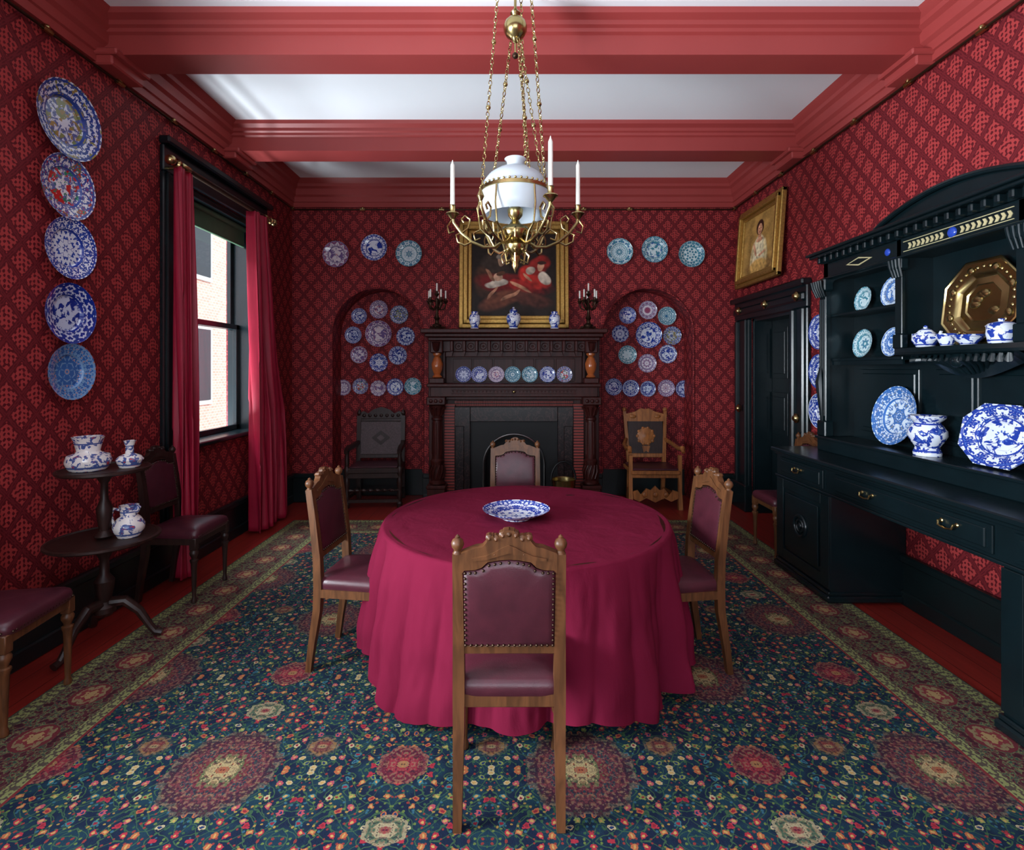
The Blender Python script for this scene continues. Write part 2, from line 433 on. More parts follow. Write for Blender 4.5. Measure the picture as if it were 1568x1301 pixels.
b=B('baseboard_back')
for x0,x1 in xs:
    b.box((x0,YB-.025,0),(x1,YB,.30),BASE); b.box((x0,YB-.045,.29),(x1,YB,.345),BASE,.012); b.box((x0,YB-.04,0),(x1,YB,.1),BASE,.01)
for cx in(-AX,AX): b.box((cx-AR,YB+AD-.025,0),(cx+AR,YB+AD,.33),BASE,.01)
b.done()
b=B('baseboard_left'); b.box((XL,YR,0),(XL+.025,YB,.30),BASE); b.box((XL,YR,.29),(XL+.045,YB,.345),BASE,.012); b.box((XL,YR,0),(XL+.04,YB,.1),BASE,.01); b.done()
b=B('baseboard_right')
for y0,y1 in((YR,4.68),(6.2,YB)):
    b.box((XR-.025,y0,0),(XR,y1,.30),BASE); b.box((XR-.045,y0,.29),(XR,y1,.345),BASE,.012); b.box((XR-.04,y0,0),(XR,y1,.1),BASE,.01)
b.done()
prof=[(0,3.545),(.03,3.545),(.03,3.60),(.045,3.605),(.05,3.66),(.075,3.68),(.08,3.75),(.11,3.77),(.115,3.80),(.15,3.83),(.165,3.85),(0,3.85)]
b=B('trim_cornice')
b.prism([(XL+p,z) for p,z in prof],YR,YB,RED); b.prism([(XR-p,z) for p,z in prof],YR,YB,RED)
b.prism([(p,z) for p,z in prof],XL,XR,RED,TR(0,YB,0)@RZ(-pi/2))
b.done(smooth=25)
for i,(y0,y1) in enumerate(((.28,.64),(1.76,2.1),(3.24,3.58),(4.71,5.08))):
    b=B('ceiling_beam')
    pr=[(y0,3.85),(y0+.01,3.82),(y0+.05,3.80),(y0+.055,3.775),(y0+.075,3.765),(y0+.08,3.745),(y0+.10,3.735),(y0+.10,3.61),(y1-.02,3.61),(y1-.02,3.735),(y1,3.75),(y1,3.80),(y1+.03,3.82),(y1+.03,3.85)]
    n=len(pr); x0,x1=XL+.02,XR-.02
    vs=[(x0,y,z) for y,z in pr]+[(x1,y,z) for y,z in pr]
    b.add(vs,[list(range(n)),list(range(n,2*n))]+[(k,(k+1)%n,n+(k+1)%n,n+k) for k in range(n)],RED)
    for sx,xa in((1,XL),(-1,XR)):
        lo,hi=sorted((xa,xa+sx*.13)); b.box((lo,y0+.06,3.53),(hi,y1+.01,3.62),RED,.01)
        lo,hi=sorted((xa,xa+sx*.17)); b.box((lo,y0+.04,3.585),(hi,y1+.02,3.625),RED,.01)
    b.done(smooth=25)
b=B('trim_picture_rail')
for x in(XL+.03,XR-.03):
    b.tube([(x,YR,3.515),(x,YB,3.515)],.009,BRONZE,8)
    y=0.2
    while y<YB: b.tube([(x,y-.03,3.515),(x,y+.03,3.515)],.017,BRASS,8); b.sphere((x,y,3.53),.018,BRASS,n=6); y+=.55
b.tube([(XL,YB-.03,3.515),(XR,YB-.03,3.515)],.009,BRONZE,8)
for x in(-1.8,-.85,0,.85,1.4): b.tube([(x-.03,YB-.03,3.515),(x+.03,YB-.03,3.515)],.017,BRASS,8); b.sphere((x,YB-.035,3.53),.018,BRASS,n=6)
b.done()
for i,(y0,y1,z0,z1) in enumerate(WINS):
    b=B('window_%d'%(i+1)); xo=XL-.18
    for a,c in((y0,y0+.05),(y1-.05,y1)): b.box((xo-.08,a,z0),(XL,c,z1),EB)
    b.box((xo-.08,y0,z1-.06),(XL,y1,z1),EB); b.box((xo-.08,y0,z0),(XL+.07,y1,z0+.04),EB,.01)
    zm=2.02
    for (xa,za,zb) in((xo-.06,zm-.02,z1-.06),(xo,z0+.04,zm+.03)):
        for a,c in((y0+.05,y0+.1),(y1-.1,y1-.05)): b.box((xa,a,za),(xa+.04,c,zb),EB)
        b.box((xa,y0+.05,za),(xa+.04,y1-.05,za+.05),EB); b.box((xa,y0+.05,zb-.05),(xa+.04,y1-.05,zb),EB)
        b.box((xa+.018,y0+.09,za+.04),(xa+.022,y1-.09,zb-.04),GLASS,0)
    for a,c in((y0-.2,y0),(y1,y1+.2)):
        b.box((XL,a,.345),(XL+.035,c,z1),EB,.01); b.box((XL,a+.03,.345),(XL+.05,a+.06,z1),EB,.01); b.box((XL,c-.05,.345),(XL+.05,c-.02,z1),EB,.01)
    b.box((XL,y0-.2,z1),(XL+.035,y1+.2,z1+.2),EB,.01); b.box((XL,y0-.22,z1+.2),(XL+.09,y1+.22,z1+.26),EB,.02)
    b.done()
b=B('roller_blind'); b.box((XL-.1,4.2,2.86),(XL-.085,5.34,3.02),GREEN,.002); b.tube([(XL-.08,4.2,3.02),(XL-.08,5.34,3.02)],.025,GREEN,12); b.box((XL-.105,4.2,2.84),(XL-.08,5.34,2.86),GREEN,.004); b.done()
b=B('window_4')  # unseen rear window, added to let soft fill light in
for x in(-1.7,-.6,.54,1.64): b.box((x,YR-.2,.9),(x+.06,YR,3.2),EB)
for z in(.9,2.0,3.14): b.box((-1.7,YR-.2,z),(1.7,YR,z+.06),EB)
b.done()
b=B('curtain_pole'); b.tube([(-2.5,3.82,3.13),(-2.5,5.46,3.13)],.022,BRONZE,14)
for y in(3.82,5.46): b.sphere((-2.5,y,3.13),.038,BRASS,n=8); b.lathe([(.02,0),(.034,.01),(.034,.03),(.02,.04)],BRASS,(-2.5,y+(.05 if y<4 else -.09),3.13),14,RX(-pi/2))
for y in(3.98,5.3): b.tube([(XL,y,3.13),(-2.5,y,3.13)],.014,BRASS,8); b.lathe([(.024,0),(.03,.01),(.03,.1),(.024,.11)],BRASS,(-2.5,y-.05,3.13),14,RX(-pi/2))
b.done()
def curtain(ya,yb,ybb,pin,folds,seed,ka=1.0):
    b=B('curtain')
    def fn(u,v):
        z=3.11-(3.11-.03)*v
        w=min(1,v*1.6); ye=yb+(ybb-yb)*w**1.2
        squeeze=1-.14*math.exp(-((v-.45)/.2)**2)*pin
        y=ya+(ye-ya)*u*squeeze
        amp=(.035+.03*v)*ka
        x=-2.5+amp*math.sin(u*folds*2*pi+seed+.6*math.sin(v*3+seed))+.02*ka*math.sin(u*folds*4.7*pi+v*2)
        y+=.012*math.sin(u*folds*2*pi*2+v*4)+.02*v*math.sin(u*7+seed)
        x+=.02*v*ka-(1-ka)*.03
        return (x,y,z)
    b.grid(fn,120,60,SAT); ob=b.done(smooth=180,recalc=False)
    mo=ob.modifiers.new('s','SOLIDIFY'); mo.thickness=.006
curtain(3.88,4.06,4.08,0,3,.5,.7); curtain(4.98,5.25,5.62,1,5,1.3)
b=B('brick_house_facade')
b.box((-7.6,-3,-.5),(-7,14,6.2),BRICK,0)
for y in(-1,3.5,8,11): 
    for z in(.8,3.6): b.box((-7.02,y,z),(-6.95,y+1.1,z+1.8),GREY,0); b.box((-6.97,y+.1,z+.1),(-6.93,y+1.0,z+1.7),IRON,0)
b.done()
b=B('ground'); b.box((-16,-12,-.7),(10,20,-.5),GREY,0); b.done()

# ---------------------------------------------------------------- door
b=B('door_1')
xd=XR+.2
b.box((xd,4.99,.0),(xd+.05,5.83,2.15),EB)
for z0,z1 in((.15,.75),(.9,1.35),(1.5,2.05)):
    for y0,y1 in((5.06,5.38),(5.45,5.77)):
        b.box((xd-.012,y0,z0),(xd,y1,z1),EB,.006); b.box((xd-.02,y0+.05,z0+.05),(xd,y1-.05,z1-.05),EB,.012)
b.sphere((xd-.05,5.1,1.02),.03,BRASS,n=8)
b.done()
b=B('trim_door')
for a,c in((4.68,4.98),(5.84,6.2)):
    b.box((XR-.045,a,0),(XR+.0,c,2.16),EB,.01); b.box((XR-.075,a+.02,0),(XR,a+.08,2.16),EB,.02); b.box((XR-.07,c-.1,0),(XR,c-.04,2.16),EB,.02); b.box((XR-.09,a-.01,0),(XR,c+.01,.3),EB,.012)
b.box((XR-.045,4.68,2.16),(XR,6.2,2.38),EB,.01); b.box((XR-.075,4.7,2.22),(XR,6.18,2.3),EB,.02); b.box((XR-.1,4.66,2.36),(XR,6.22,2.42),EB,.02)
b.box((XR,4.98,2.13),(XR+.2,5.84,2.16),EB,0)
for y in(4.98,5.8): b.box((XR,y,0),(XR+.2,y+.04,2.16),EB,.003)
for y,z in((4.8,2.27),(6.02,2.27),(4.8,1.15),(6.02,1.15),(5.4,2.27)): b.lathe([(.045,0),(.045,.012),(.03,.02),(.022,.035),(0,.04)],BRASS,(XR-.07,y,z),14,RY(-pi/2))
b.done()

# ---------------------------------------------------------------- plates
def plate_geo(b,r,mat):
    b.lathe([(0,.012*r/.2),(r*.55,.012*r/.2),(r*.62,.03*r/.2),(r*.95,.05*r/.2),(r,.056*r/.2),(r*.985,.05*r/.2),(r*.6,.012*r/.2),(r*.5,0),(0,0)],mat,(0,0,0),40,cap=False)
def plate(name,loc,r,mi,wall):
    b=B(name); plate_geo(b,r,PM[mi])
    rot={'B':(pi/2,0,0),'L':(0,pi/2,0),'R':(0,-pi/2,0)}[wall]
    off={'B':(0,-.006,0),'L':(.006,0,0),'R':(-.006,0,0)}[wall]
    return b.done(loc=[a+c for a,c in zip(loc,off)],rot=rot)
for (x,z,mi) in((-2.118,2.978,4),(-1.661,3.057,0),(-1.244,2.986,2),(1.283,3.01,2),(1.70,3.033,2),(2.142,2.978,2)):
    plate('decorative_plate',(x,YB,z),.157,mi,'B')
YA=YB+AD; k=120.3
la=[(551,484,12,0),(581,474,14,4),(612,482,14,7),(542,513,13,1),(581,511,20,4),(622,515,14,1),(551,543,13,4),(581,555,14,0),(610,544,14,1),(527,593,12,4),(553,591,12,3),(580,594,12,4),(606,592,13,0),(633,591,13,2)]
ra=[(960,483,13,0),(991,475,14,4),(1020,484,14,2),(949,511,13,1),(992,513,20,0),(1028,514,14,7),(960,543,14,2),(990,556,14,4),(1021,542,14,0),(939,592,13,1),(965,594,13,0),(991,595,12,1),(1019,594,13,4),(1046,595,13,1)]
for (px,py,r,mi) in la+ra: plate('decorative_plate',((px-785)/k,YA,1.6+(565-py)/k),r/k,mi,'B')
for (y,z,r,mi) in((3.07,3.06,.225,7),(3.07,2.67,.19,3),(3.09,2.315,.182,0),(3.09,1.93,.18,1),(3.10,1.585,.168,5)):
    plate('decorative_plate',(XL,y,z),r,mi,'L')
for z in(1.92,1.58,1.24): plate('decorative_plate',(XR,4.50,z),.15,0,'R')

# ---------------------------------------------------------------- paintings
def painting(name,w,h,fw,fn,loc,rot,n=140):
    b=B(name)
    for k_,(a,d_,inn) in enumerate(((0,.05,.35),(.35,.075,.7),(.7,.04,1.0))):
        o=fw*a; i_=fw*inn
        for (x0,x1,z0,z1) in((-w/2+o,w/2-o,-h/2+o,-h/2+i_),(-w/2+o,w/2-o,h/2-i_,h/2-o),(-w/2+o,-w/2+i_,-h/2+o,h/2-o),(w/2-i_,w/2-o,-h/2+o,h/2-o)):
            b.box((x0,-d_,z0),(x1,0,z1),GOLD,.008)
    W=w-2*fw*.98; H=h-2*fw*.98
    o=len(b.v)
    b.grid(lambda u,v:((u-.5)*W,-.02,(v-.5)*H),n,n,VC)
    b.box((-w/2+.02,-.015,-h/2+.02),(w/2-.02,-.002,h/2-.02),OAKD,0)
    ob=b.done(loc=loc,rot=rot,recalc=False)
    me=ob.data; ca=me.color_attributes.new('Col','FLOAT_COLOR','POINT')
    for i in range((n+1)*(n+1)):
        u=(i%(n+1))/n; v=(i//(n+1))/n
        ca.data[o+i].color=tuple(fn(u,v))[:3]+(1,)
    return ob
def mixc(a,b,t): return tuple(x+(y-x)*t for x,y in zip(a,b))
def blobs(bg,bl_,warp,seed):
    def fn(u,v):
        n1=mnoise.noise((u*7,v*7,seed)); n2=mnoise.noise((u*7,v*7,seed+9)); n3=mnoise.noise((u*30,v*30,seed+3)); n4=mnoise.noise((u*16+v*9,v*16-u*5,seed+6))
        c=lin(bg)[:3]
        c=tuple(x*(1+.5*n1+.25*n3) for x in c)
        U=u+warp*n1; V=v+warp*n2
        for (cx,cy,rx,ry,ang,col,soft) in bl_:
            dx,dy=U-cx,V-cy; ca_,sa=math.cos(ang),math.sin(ang)
            q=math.hypot((dx*ca_+dy*sa)/rx,(-dx*sa+dy*ca_)/ry)
            t=max(0,min(1,(1+soft-q)/(2*soft)))
            if t>0:
                l=lin(col)[:3]; sh=max(.25,.62+.6*max(0,min(1,.5+.5*(dy/ry*.7-dx/rx*.5)))+.2*n3+.55*n4)
                c=mixc(c,tuple(x*sh for x in l),t)
        return c
    return fn
f1=blobs((34,24,19),[
 (.28,.56,.16,.2,.3,(58,46,38),.2),(.14,.4,.1,.2,.1,(70,44,30),.2),
 (.50,.38,.44,.12,-.12,(112,24,24),.15),(.74,.46,.2,.12,-.5,(190,44,34),.1),(.60,.36,.16,.07,-.3,(160,34,30),.1),(.80,.62,.13,.10,.8,(140,34,28),.12),
 (.35,.2,.26,.09,.35,(108,60,42),.2),(.70,.2,.26,.08,-.2,(82,42,32),.2),
 (.30,.40,.13,.045,.1,(206,194,176),.1),(.86,.46,.06,.09,.4,(210,196,176),.1),(.70,.55,.05,.04,.4,(196,180,160),.12),
 (.32,.47,.055,.05,.3,(214,168,138),.08),(.355,.515,.05,.03,.3,(96,60,40),.1),
 (.81,.60,.04,.05,0,(208,154,122),.08),(.82,.645,.05,.025,0,(60,34,26),.1),
 (.34,.66,.04,.055,0,(184,146,116),.08),(.345,.715,.055,.035,.2,(130,120,108),.12),
 (.22,.5,.025,.09,.6,(156,108,82),.1),(.58,.35,.14,.02,-.5,(190,136,104),.08),(.46,.25,.13,.022,.5,(180,126,96),.08),(.66,.47,.02,.07,.8,(190,136,106),.08),(.24,.28,.1,.02,.9,(170,118,90),.08)],.025,2.0)
painting('oil_painting',1.30,1.28,.15,f1,(.015,YB-.07,2.72),(math.radians(-3),0,0),220)
f2=blobs((172,132,72),[(.5,.10,.40,.18,0,(140,104,58),.15),(.5,.30,.20,.32,0,(232,216,176),.08),(.30,.34,.05,.2,-.2,(214,190,140),.1),(.70,.34,.05,.2,.2,(214,190,140),.1),(.5,.10,.26,.13,0,(206,160,90),.15),(.5,.60,.045,.09,0,(206,142,104),.08),(.5,.55,.1,.04,0,(214,156,120),.1),(.5,.76,.115,.13,0,(56,30,22),.08),(.5,.73,.072,.095,0,(220,158,120),.06),(.38,.40,.03,.13,.4,(214,156,120),.1),(.60,.30,.12,.025,.2,(214,156,120),.1),(.474,.745,.014,.008,0,(44,28,22),.2),(.526,.745,.014,.008,0,(44,28,22),.2),(.5,.715,.008,.02,0,(180,116,84),.3),(.5,.68,.022,.007,0,(150,50,44),.2)],.008,5.0)
painting('portrait_painting',.96,.86,.12,f2,(XR-.05,5.53,2.94),(math.radians(-4),0,math.radians(-90)),180)

# ---------------------------------------------------------------- fireplace
FB=YB-.004
b=B('fireplace'); cx=.015; b.M=TR(cx,0,0)
b.box((-1.0,6.1,1.2),(1.0,FB,1.97),MAH,.005)
b.box((-.98,6.02,0),(-.66,FB,1.25),MAH,.005); b.box((.66,6.02,0),(.98,FB,1.25),MAH,.005)
b.box((-1.04,5.78,2.0),(1.04,FB,2.05),MAH,.01); b.box((-1.0,5.83,1.96),(1.0,FB,2.0),MAH,.012); b.box((-.97,5.88,1.92),(.97,FB,1.96),MAH,.01)
b.box((-.96,5.94,1.80),(.96,6.12,1.92),MAH,.004)
for i in range(13):
    x=-.84+i*.14
    if abs(x)<.8: b.box((x-.018,5.86,1.80),(x+.018,5.95,1.92),MAH,.008); b.prism([(x-.014,1.8),(x+.014,1.8),(x,1.75)],5.88,5.94,MAH)
    if abs(x)<.75:
        b.torus((x+.07,5.938,1.86),.035,.005,MAH,RX(pi/2),14,5); b.sphere((x+.07,5.938,1.86),.014,MAH,(1,.5,1),5)
b.box((-.78,5.95,1.74),(.78,6.0,1.80),MAH,.006)
for i in range(6):
    x=-.6+i*.24; b.box((x-.11,6.085,1.46),(x+.11,6.1,1.72),MAH,.006)
b.box((-.97,5.80,1.40),(.97,FB,1.44),MAH,.01); b.box((-.94,5.86,1.29),(.94,FB,1.40),MAH,.006)
for z in(1.32,1.36): b.box((-.70,5.85,z),(.70,5.87,z+.012),MAH,.004)
for i in range(34): b.sphere((-.68+i*.0412,5.858,1.350),.011,MAH,(1,.5,1),4)
b.sphere((0,5.86,1.345),.02,BRASS,n=6)
b.box((-.80,5.92,1.25),(.80,FB,1.29),MAH,.008)
b.box((-.68,5.99,1.17),(.68,FB,1.25),TILE,.002)
for i in range(66): x=-.66+i*.0203; b.box((x,5.975,1.175),(x+.01,6.0,1.245),TILE,.003)
for sx in(-1,1):
    X=sx*.87
    b.box((X-.115,5.80,0),(X+.115,6.04,.14),MAH,.008); b.box((X-.10,5.82,.14),(X+.10,6.02,.28),MAH,.008); b.box((X-.11,5.81,.26),(X+.11,6.03,.30),MAH,.01)
    b.lathe([(.075,.30),(.09,.31),(.09,.33),(.065,.35),(.075,.38),(.08,.46),(.07,.53),(.078,.55),(.078,.57),(.058,.59),(.06,.62),(.054,1.02),(.065,1.03),(.065,1.05),(.052,1.06),(.055,1.08),(.085,1.17),(.09,1.19),(.08,1.2)],MAH,(X,5.92,0),24)
    for j in range(12):
        a=j*pi/6; b.tube([(X+.078*math.cos(a),5.92+.078*math.sin(a),.37),(X+.09*math.cos(a+.25),5.92+.09*math.sin(a+.25),.45),(X+.074*math.cos(a+.5),5.92+.074*math.sin(a+.5),.52)],.009,MAH,6)
        b.tube([(X+.056*math.cos(a),5.92+.056*math.sin(a),1.08),(X+.08*math.cos(a),5.92+.08*math.sin(a),1.15),(X+.1*math.cos(a),5.92+.1*math.sin(a),1.17)],.01,MAH,6)
        b.tube([(X+.058*math.cos(a),5.92+.058*math.sin(a),.64),(X+.053*math.cos(a),5.92+.053*math.sin(a),1.0)],.006,MAH,6)
    b.box((X-.105,5.81,1.2),(X+.105,6.03,1.29),MAH,.008)
    for j in(-1,0,1): b.sphere((X+j*.055,5.80,1.245),.022,MAH,(1,.5,1),6)
    b.box((X-.085,5.86,1.44),(X+.085,6.03,1.50),MAH,.008)
    b.lathe([(.04,1.5),(.06,1.51),(.035,1.54),(.06,1.60),(.066,1.66),(.045,1.72),(.03,1.74),(.05,1.76),(.05,1.78)],ORANGE,(X,5.92,0),18)
    b.box((X-.07,5.85,1.78),(X+.07,6.0,1.92),MAH,.01)
    b.tube([(X,5.9,1.80),(X,5.84,1.83),(X,5.82,1.90)],[.03,.035,.05],MAH,10)
    b.box((sx*.80-.012,5.98,1.44),(sx*.80+.012,6.12,1.92),MAH,.003)
for sx in(-1,1):
    x0,x1=sorted((sx*.66,sx*.80)); b.box((x0,5.99,.0),(x1,6.03,1.2),TILE,.003)
def archpoly(w,h,r,zc):
    return [(-w,0),(-w,h),(w,h),(w,0),(r,0),(r,zc)]+[(r*math.cos(pi*i/24),zc+r*math.sin(pi*i/24)) for i in range(1,24)]+[(-r,zc),(-r,0)]
b.box((-.68,5.97,0),(-.5,6.1,1.17),MARB,.005); b.box((.5,5.97,0),(.68,6.1,1.17),MARB,.005); b.box((-.5,5.97,1.0),(.5,6.1,1.17),MARB,.005)
for x in(-.62,.62): b.box((x-.05,5.955,.1),(x+.05,5.98,.95),MARB,.01)
b.prism(archpoly(.5,1.0,.33,.50),6.02,6.1,IRON)
b.tube([(-.35,6.01,0),(-.35,6.01,.5)]+[(-.35*math.cos(pi*i/24),6.01,.5+.35*math.sin(pi*i/24)) for i in range(1,24)]+[(.35,6.01,.5),(.35,6.01,0)],.014,STEEL,8)
b.box((-.5,6.24,0),(.5,6.29,1.0),IRON,.003)
for i in range(9): x=-.24+i*.06; b.tube([(x,6.06,.12),(x,6.04,.2),(x,6.06,.3)],.008,IRON,6)
b.box((-.28,6.05,.1),(.28,6.2,.13),IRON,.005)
b.box((-.85,5.55,.0),(.85,5.98,.02),MARB,.004)
b.done()
for i,px in enumerate((710,734,760,785,811,838,864)):
    bb=B('decorative_plate'); plate_geo(bb,.093,PM[[1,0,4,2,2,0,3][i]])
    bb.done(loc=((px-785)/132,6.06,1.537),rot=(pi/2-.12,0,0))
def jar(name,prof,loc,mat,extra=None,segs=28):
    b=B(name); b.lathe(prof,mat,(0,0,0),segs)
    if extra: extra(b)
    return b.done(loc=loc,smooth=50)
jarp=[(0,0),(.045,0),(.05,.01),(.04,.03),(.058,.07),(.066,.12),(.055,.16),(.036,.175),(.04,.195),(.036,.2),(0,.2)]
jar('porcelain_jar',jarp,(-.43,5.92,2.051),VM); jar('porcelain_jar',jarp,(.475,5.92,2.051),VM)
jar('lidded_vase',[(0,0),(.05,0),(.055,.01),(.045,.03),(.075,.08),(.085,.13),(.07,.17),(.04,.185),(.045,.2),(.05,.205),(.035,.225),(.01,.235),(.012,.25),(0,.255)],(.01,5.92,2.051),VM)
def candelabrum(x):
    b=B('candelabrum')
    b.lathe([(0,0),(.075,0),(.08,.015),(.05,.03),(.055,.05),(.025,.07),(.02,.1),(.035,.13),(.018,.16),(.014,.22),(.03,.25),(.014,.28),(.012,.33),(.02,.35),(0,.36)],BRONZE,(0,0,0),16)
    for a in range(3):
        t=a*2*pi/3+.5; c_,s_=math.cos(t),math.sin(t)
        b.tube([(c_*.03,s_*.03,.03),(c_*.09,s_*.09,.03),(c_*.1,s_*.1,.01)],.010,BRONZE,8)
    tops=[(0,0,.40)]
    for a in range(5):
        t=a*2*pi/5+.3; c_,s_=math.cos(t),math.sin(t)
        b.tube([(c_*r,s_*r,z) for r,z in((.01,.25),(.045,.22),(.085,.24),(.105,.29),(.1,.32))],.009,BRONZE,8)
        b.tube([(c_*r,s_*r,z) for r,z in((.02,.31),(.05,.33),(.07,.3),(.05,.27))],.006,BRONZE,6)
        tops.append((c_*.1,s_*.1,.32))
    for (tx,ty,tz) in tops:
        b.lathe([(.008,-.03),(.028,0),(.03,.006),(.014,.01),(.014,.03),(.017,.035)],BRONZE,(tx,ty,tz),12)
        b.lathe([(.009,.02),(.009,.12),(.003,.125)],WAX,(tx,ty,tz),10)
    b.done(loc=(x,5.93,2.051))
candelabrum(-.86); candelabrum(.86)
b=B('coal_scuttle'); b.lathe([(0,.0),(.09,0),(.1,.02),(.105,.05),(.12,.22),(.135,.36),(.14,.37),(.13,.36),(.11,.1),(0,.08)],BRASS,(0,0,0),24)
b.tube([(-.135*math.cos(pi*i/14),0,.36+.2*math.sin(pi*i/14)) for i in range(15)],.010,IRON,8); b.done(loc=(.56,5.76,.021))

# ---------------------------------------------------------------- dining chairs
def dining_chair(loc,ang,frame=OAK,name='dining_chair'):
    b=B(name); hw=.178
    for sx in(-1,1):
        X=sx*hw
        b.sq([(X,-.255,0),(X,-.235,.15),(X,-.205,.33),(X,-.20,.45),(X,-.205,.6),(X,-.228,.8),(X,-.25,.955)],[.030,.034,.040,.042,.040,.036,.034],frame)
        b.lathe([(.018,0),(.012,.008),(.012,.012),(.02,.022),(.023,.034),(.018,.047),(.008,.054),(.009,.058),(0,.066)],frame,(X,-.252,.953),14)
        FX=sx*.19; FY=.135
        b.box((FX-.022,FY-.022,.36),(FX+.022,FY+.022,.44),frame,.004)
        b.lathe([(.010,0),(.017,.004),(.018,.02),(.012,.04),(.013,.06),(.017,.2),(.02,.27),(.026,.285),(.026,.295),(.017,.3),(.017,.31),(.027,.33),(.028,.345),(.02,.36)],frame,(FX,FY,0),14)
    b.box((-.185,-.215,.395),(.185,-.185,.445),frame,.004)
    b.box((-.19,.125,.395),(.19,.155,.44),frame,.004)
    for sx in(-1,1):
        b.sq([(sx*.178,-.2,.418),(sx*.19,.14,.418)],.042,frame)
    def seat(u,v):
        a=2*pi*u; ca,sa=math.cos(a),math.sin(a); p=.22
        ex=math.copysign(abs(ca)**p,ca); ey=math.copysign(abs(sa)**p,sa)
        prof_=[(1.0,0),(1.02,.012),(1.02,.03),(.99,.048),(.93,.058),(.7,.068),(.35,.074),(0.0,.076)]
        q=v*7; i=min(6,int(q)); t=q-i; s_=prof_[i][0]*(1-t)+prof_[i+1][0]*t; z=prof_[i][1]*(1-t)+prof_[i+1][1]*t
        Y=-.025+ey*s_*.19; wx=.188+.02*(Y+.2)/.38
        return (ex*s_*wx,Y,.435+z)
    b.grid(seat,64,7,LEA,wrap=True)
    tilt=math.atan2(.045,.36); BM=TR(0,-.208,.6)@RX(tilt)
    b.box((-.165,-.014,-.012),(.165,.014,.022),frame,.004,BM)
    half=[(0,.445),(.018,.442),(.03,.425),(.045,.41),(.055,.425),(.068,.42),(.078,.40),(.092,.385),(.115,.382),(.14,.372),(.165,.362)]
    low=[(.165,.285),(.155,.300),(.12,.302),(.095,.31),(.075,.33),(.03,.338),(0,.34)]
    poly=half+low[:-1]+[(0,.34)]+[(-x,z) for x,z in reversed(low[:-1])]+[(-x,z) for x,z in reversed(half[1:])]
    b.prism(poly,-.016,.016,frame,BM)
    for sx in(-1,1):
        for (xx,zz,rr) in((.045,.412,.014),(.068,.415,.013),(.022,.425,.014),(.05,.36,.01),(.0,.43,.016)):
            b.lathe([(0,-.024),(rr,-.01),(rr,.01),(0,.024)],frame,BM@Vector((sx*xx,0,zz)),8,BM.to_3x3().to_4x4()@RX(pi/2))
    for sy in(-1,1):
        b.prism([(x*.8,z*.97+.006) for x,z in [(0,.4),(.03,.39),(.06,.375),(.1,.36),(.16,.35),(.16,.34),(.1,.345),(0,.37),(-.1,.345),(-.16,.34),(-.16,.35),(-.1,.36),(-.06,.375),(-.03,.39)]],sy*.016,sy*.021,frame,BM)
    lp=[(-.158,.02),(.158,.02),(.158,.295),(.12,.297),(.092,.305),(.072,.325),(.03,.333),(0,.335),(-.03,.333),(-.072,.325),(-.092,.305),(-.12,.297),(-.158,.295)]
    cz=.17
    for sy in(-1,1):
        rings=[(1,.010),(.97,.016),(.85,.021),(.5,.026),(.01,.028)]
        vs=[];fs=[];n=len(lp)
        for s_,y in rings: vs+=[(x*s_,sy*y,cz+(z-cz)*s_) for x,z in lp]
        for j in range(len(rings)-1):
            for i in range(n): fs.append((j*n+i,j*n+(i+1)%n,(j+1)*n+(i+1)%n,(j+1)*n+i))
        fs.append([(len(rings)-1)*n+i for i in range(n)]); b.add(vs,fs,LEA,BM)
        for i in range(n):
            p=Vector(lp[i]); q=Vector(lp[(i+1)%n]); L=(q-p).length; kk=max(1,int(L/.019))
            for t in range(kk):
                s_=p.lerp(q,t/kk); s_=Vector((s_.x*.965,cz+(s_.y-cz)*.965))
                c_=BM@Vector((s_.x,sy*.017,s_.y)); b.sphere(c_,.0055,BRONZE,n=4)
    for sx in(-1,1):
        for t in range(18):
            b.sphere((sx*(.186+.02*t/18),-.18+t*.0185,.45),.0055,BRONZE,n=4)
    for t in range(20): b.sphere((-.18+t*.019,.165,.45),.0055,BRONZE,n=4); 
    return b.done(loc=loc,rot=(0,0,ang),smooth=40)
dining_chair((-.012,2.055,.012),0)
dining_chair((-.80,2.90,.012),-pi/2-.10)
dining_chair((.86,2.88,.012),pi/2+.10)
dining_chair((.02,3.93,.012),pi)
dining_chair((-2.30,3.74,.012),-pi/2,OAKD)
dining_chair((-2.355,2.43,.012),-pi/2+.12)
dining_chair((2.34,4.56,.012),pi/2)

# ---------------------------------------------------------------- table
TCX,TCY,R,TZ=.075,3.0,.80,.75
b=B('dining_table'); b.lathe([(0,.70),(.76,.70),(.785,.71),(.785,.735),(.77,.742),(0,.742)],MAH,(0,0,0),64)
b.lathe([(.07,.06),(.1,.1),(.06,.2),(.09,.35),(.06,.5),(.12,.66),(.3,.70)],MAH,(0,0,0),24)
for i in range(4):
    a=i*pi/2+pi/4; c_,s_=math.cos(a),math.sin(a); b.tube([(c_*r,s_*r,z) for r,z in((.05,.2),(.2,.17),(.38,.07),(.48,.025))],[.045,.04,.032,.025],MAH,10)
b.done(loc=(TCX,TCY,.012))
b=B('tablecloth')
def fold(a):
    p1=a*13/2+1.1*math.sin(2*a+.4)+.8*math.sin(5*a+1.7)
    l1=abs(math.sin(p1))**.8
    p2=a*29/2+1.4*math.sin(3*a+2.0)
    l2=abs(math.sin(p2))**.8
    am=.7+.3*math.sin(3*a+4.0)
    return (l1-.62)*am*1.5+(l2-.6)*.34
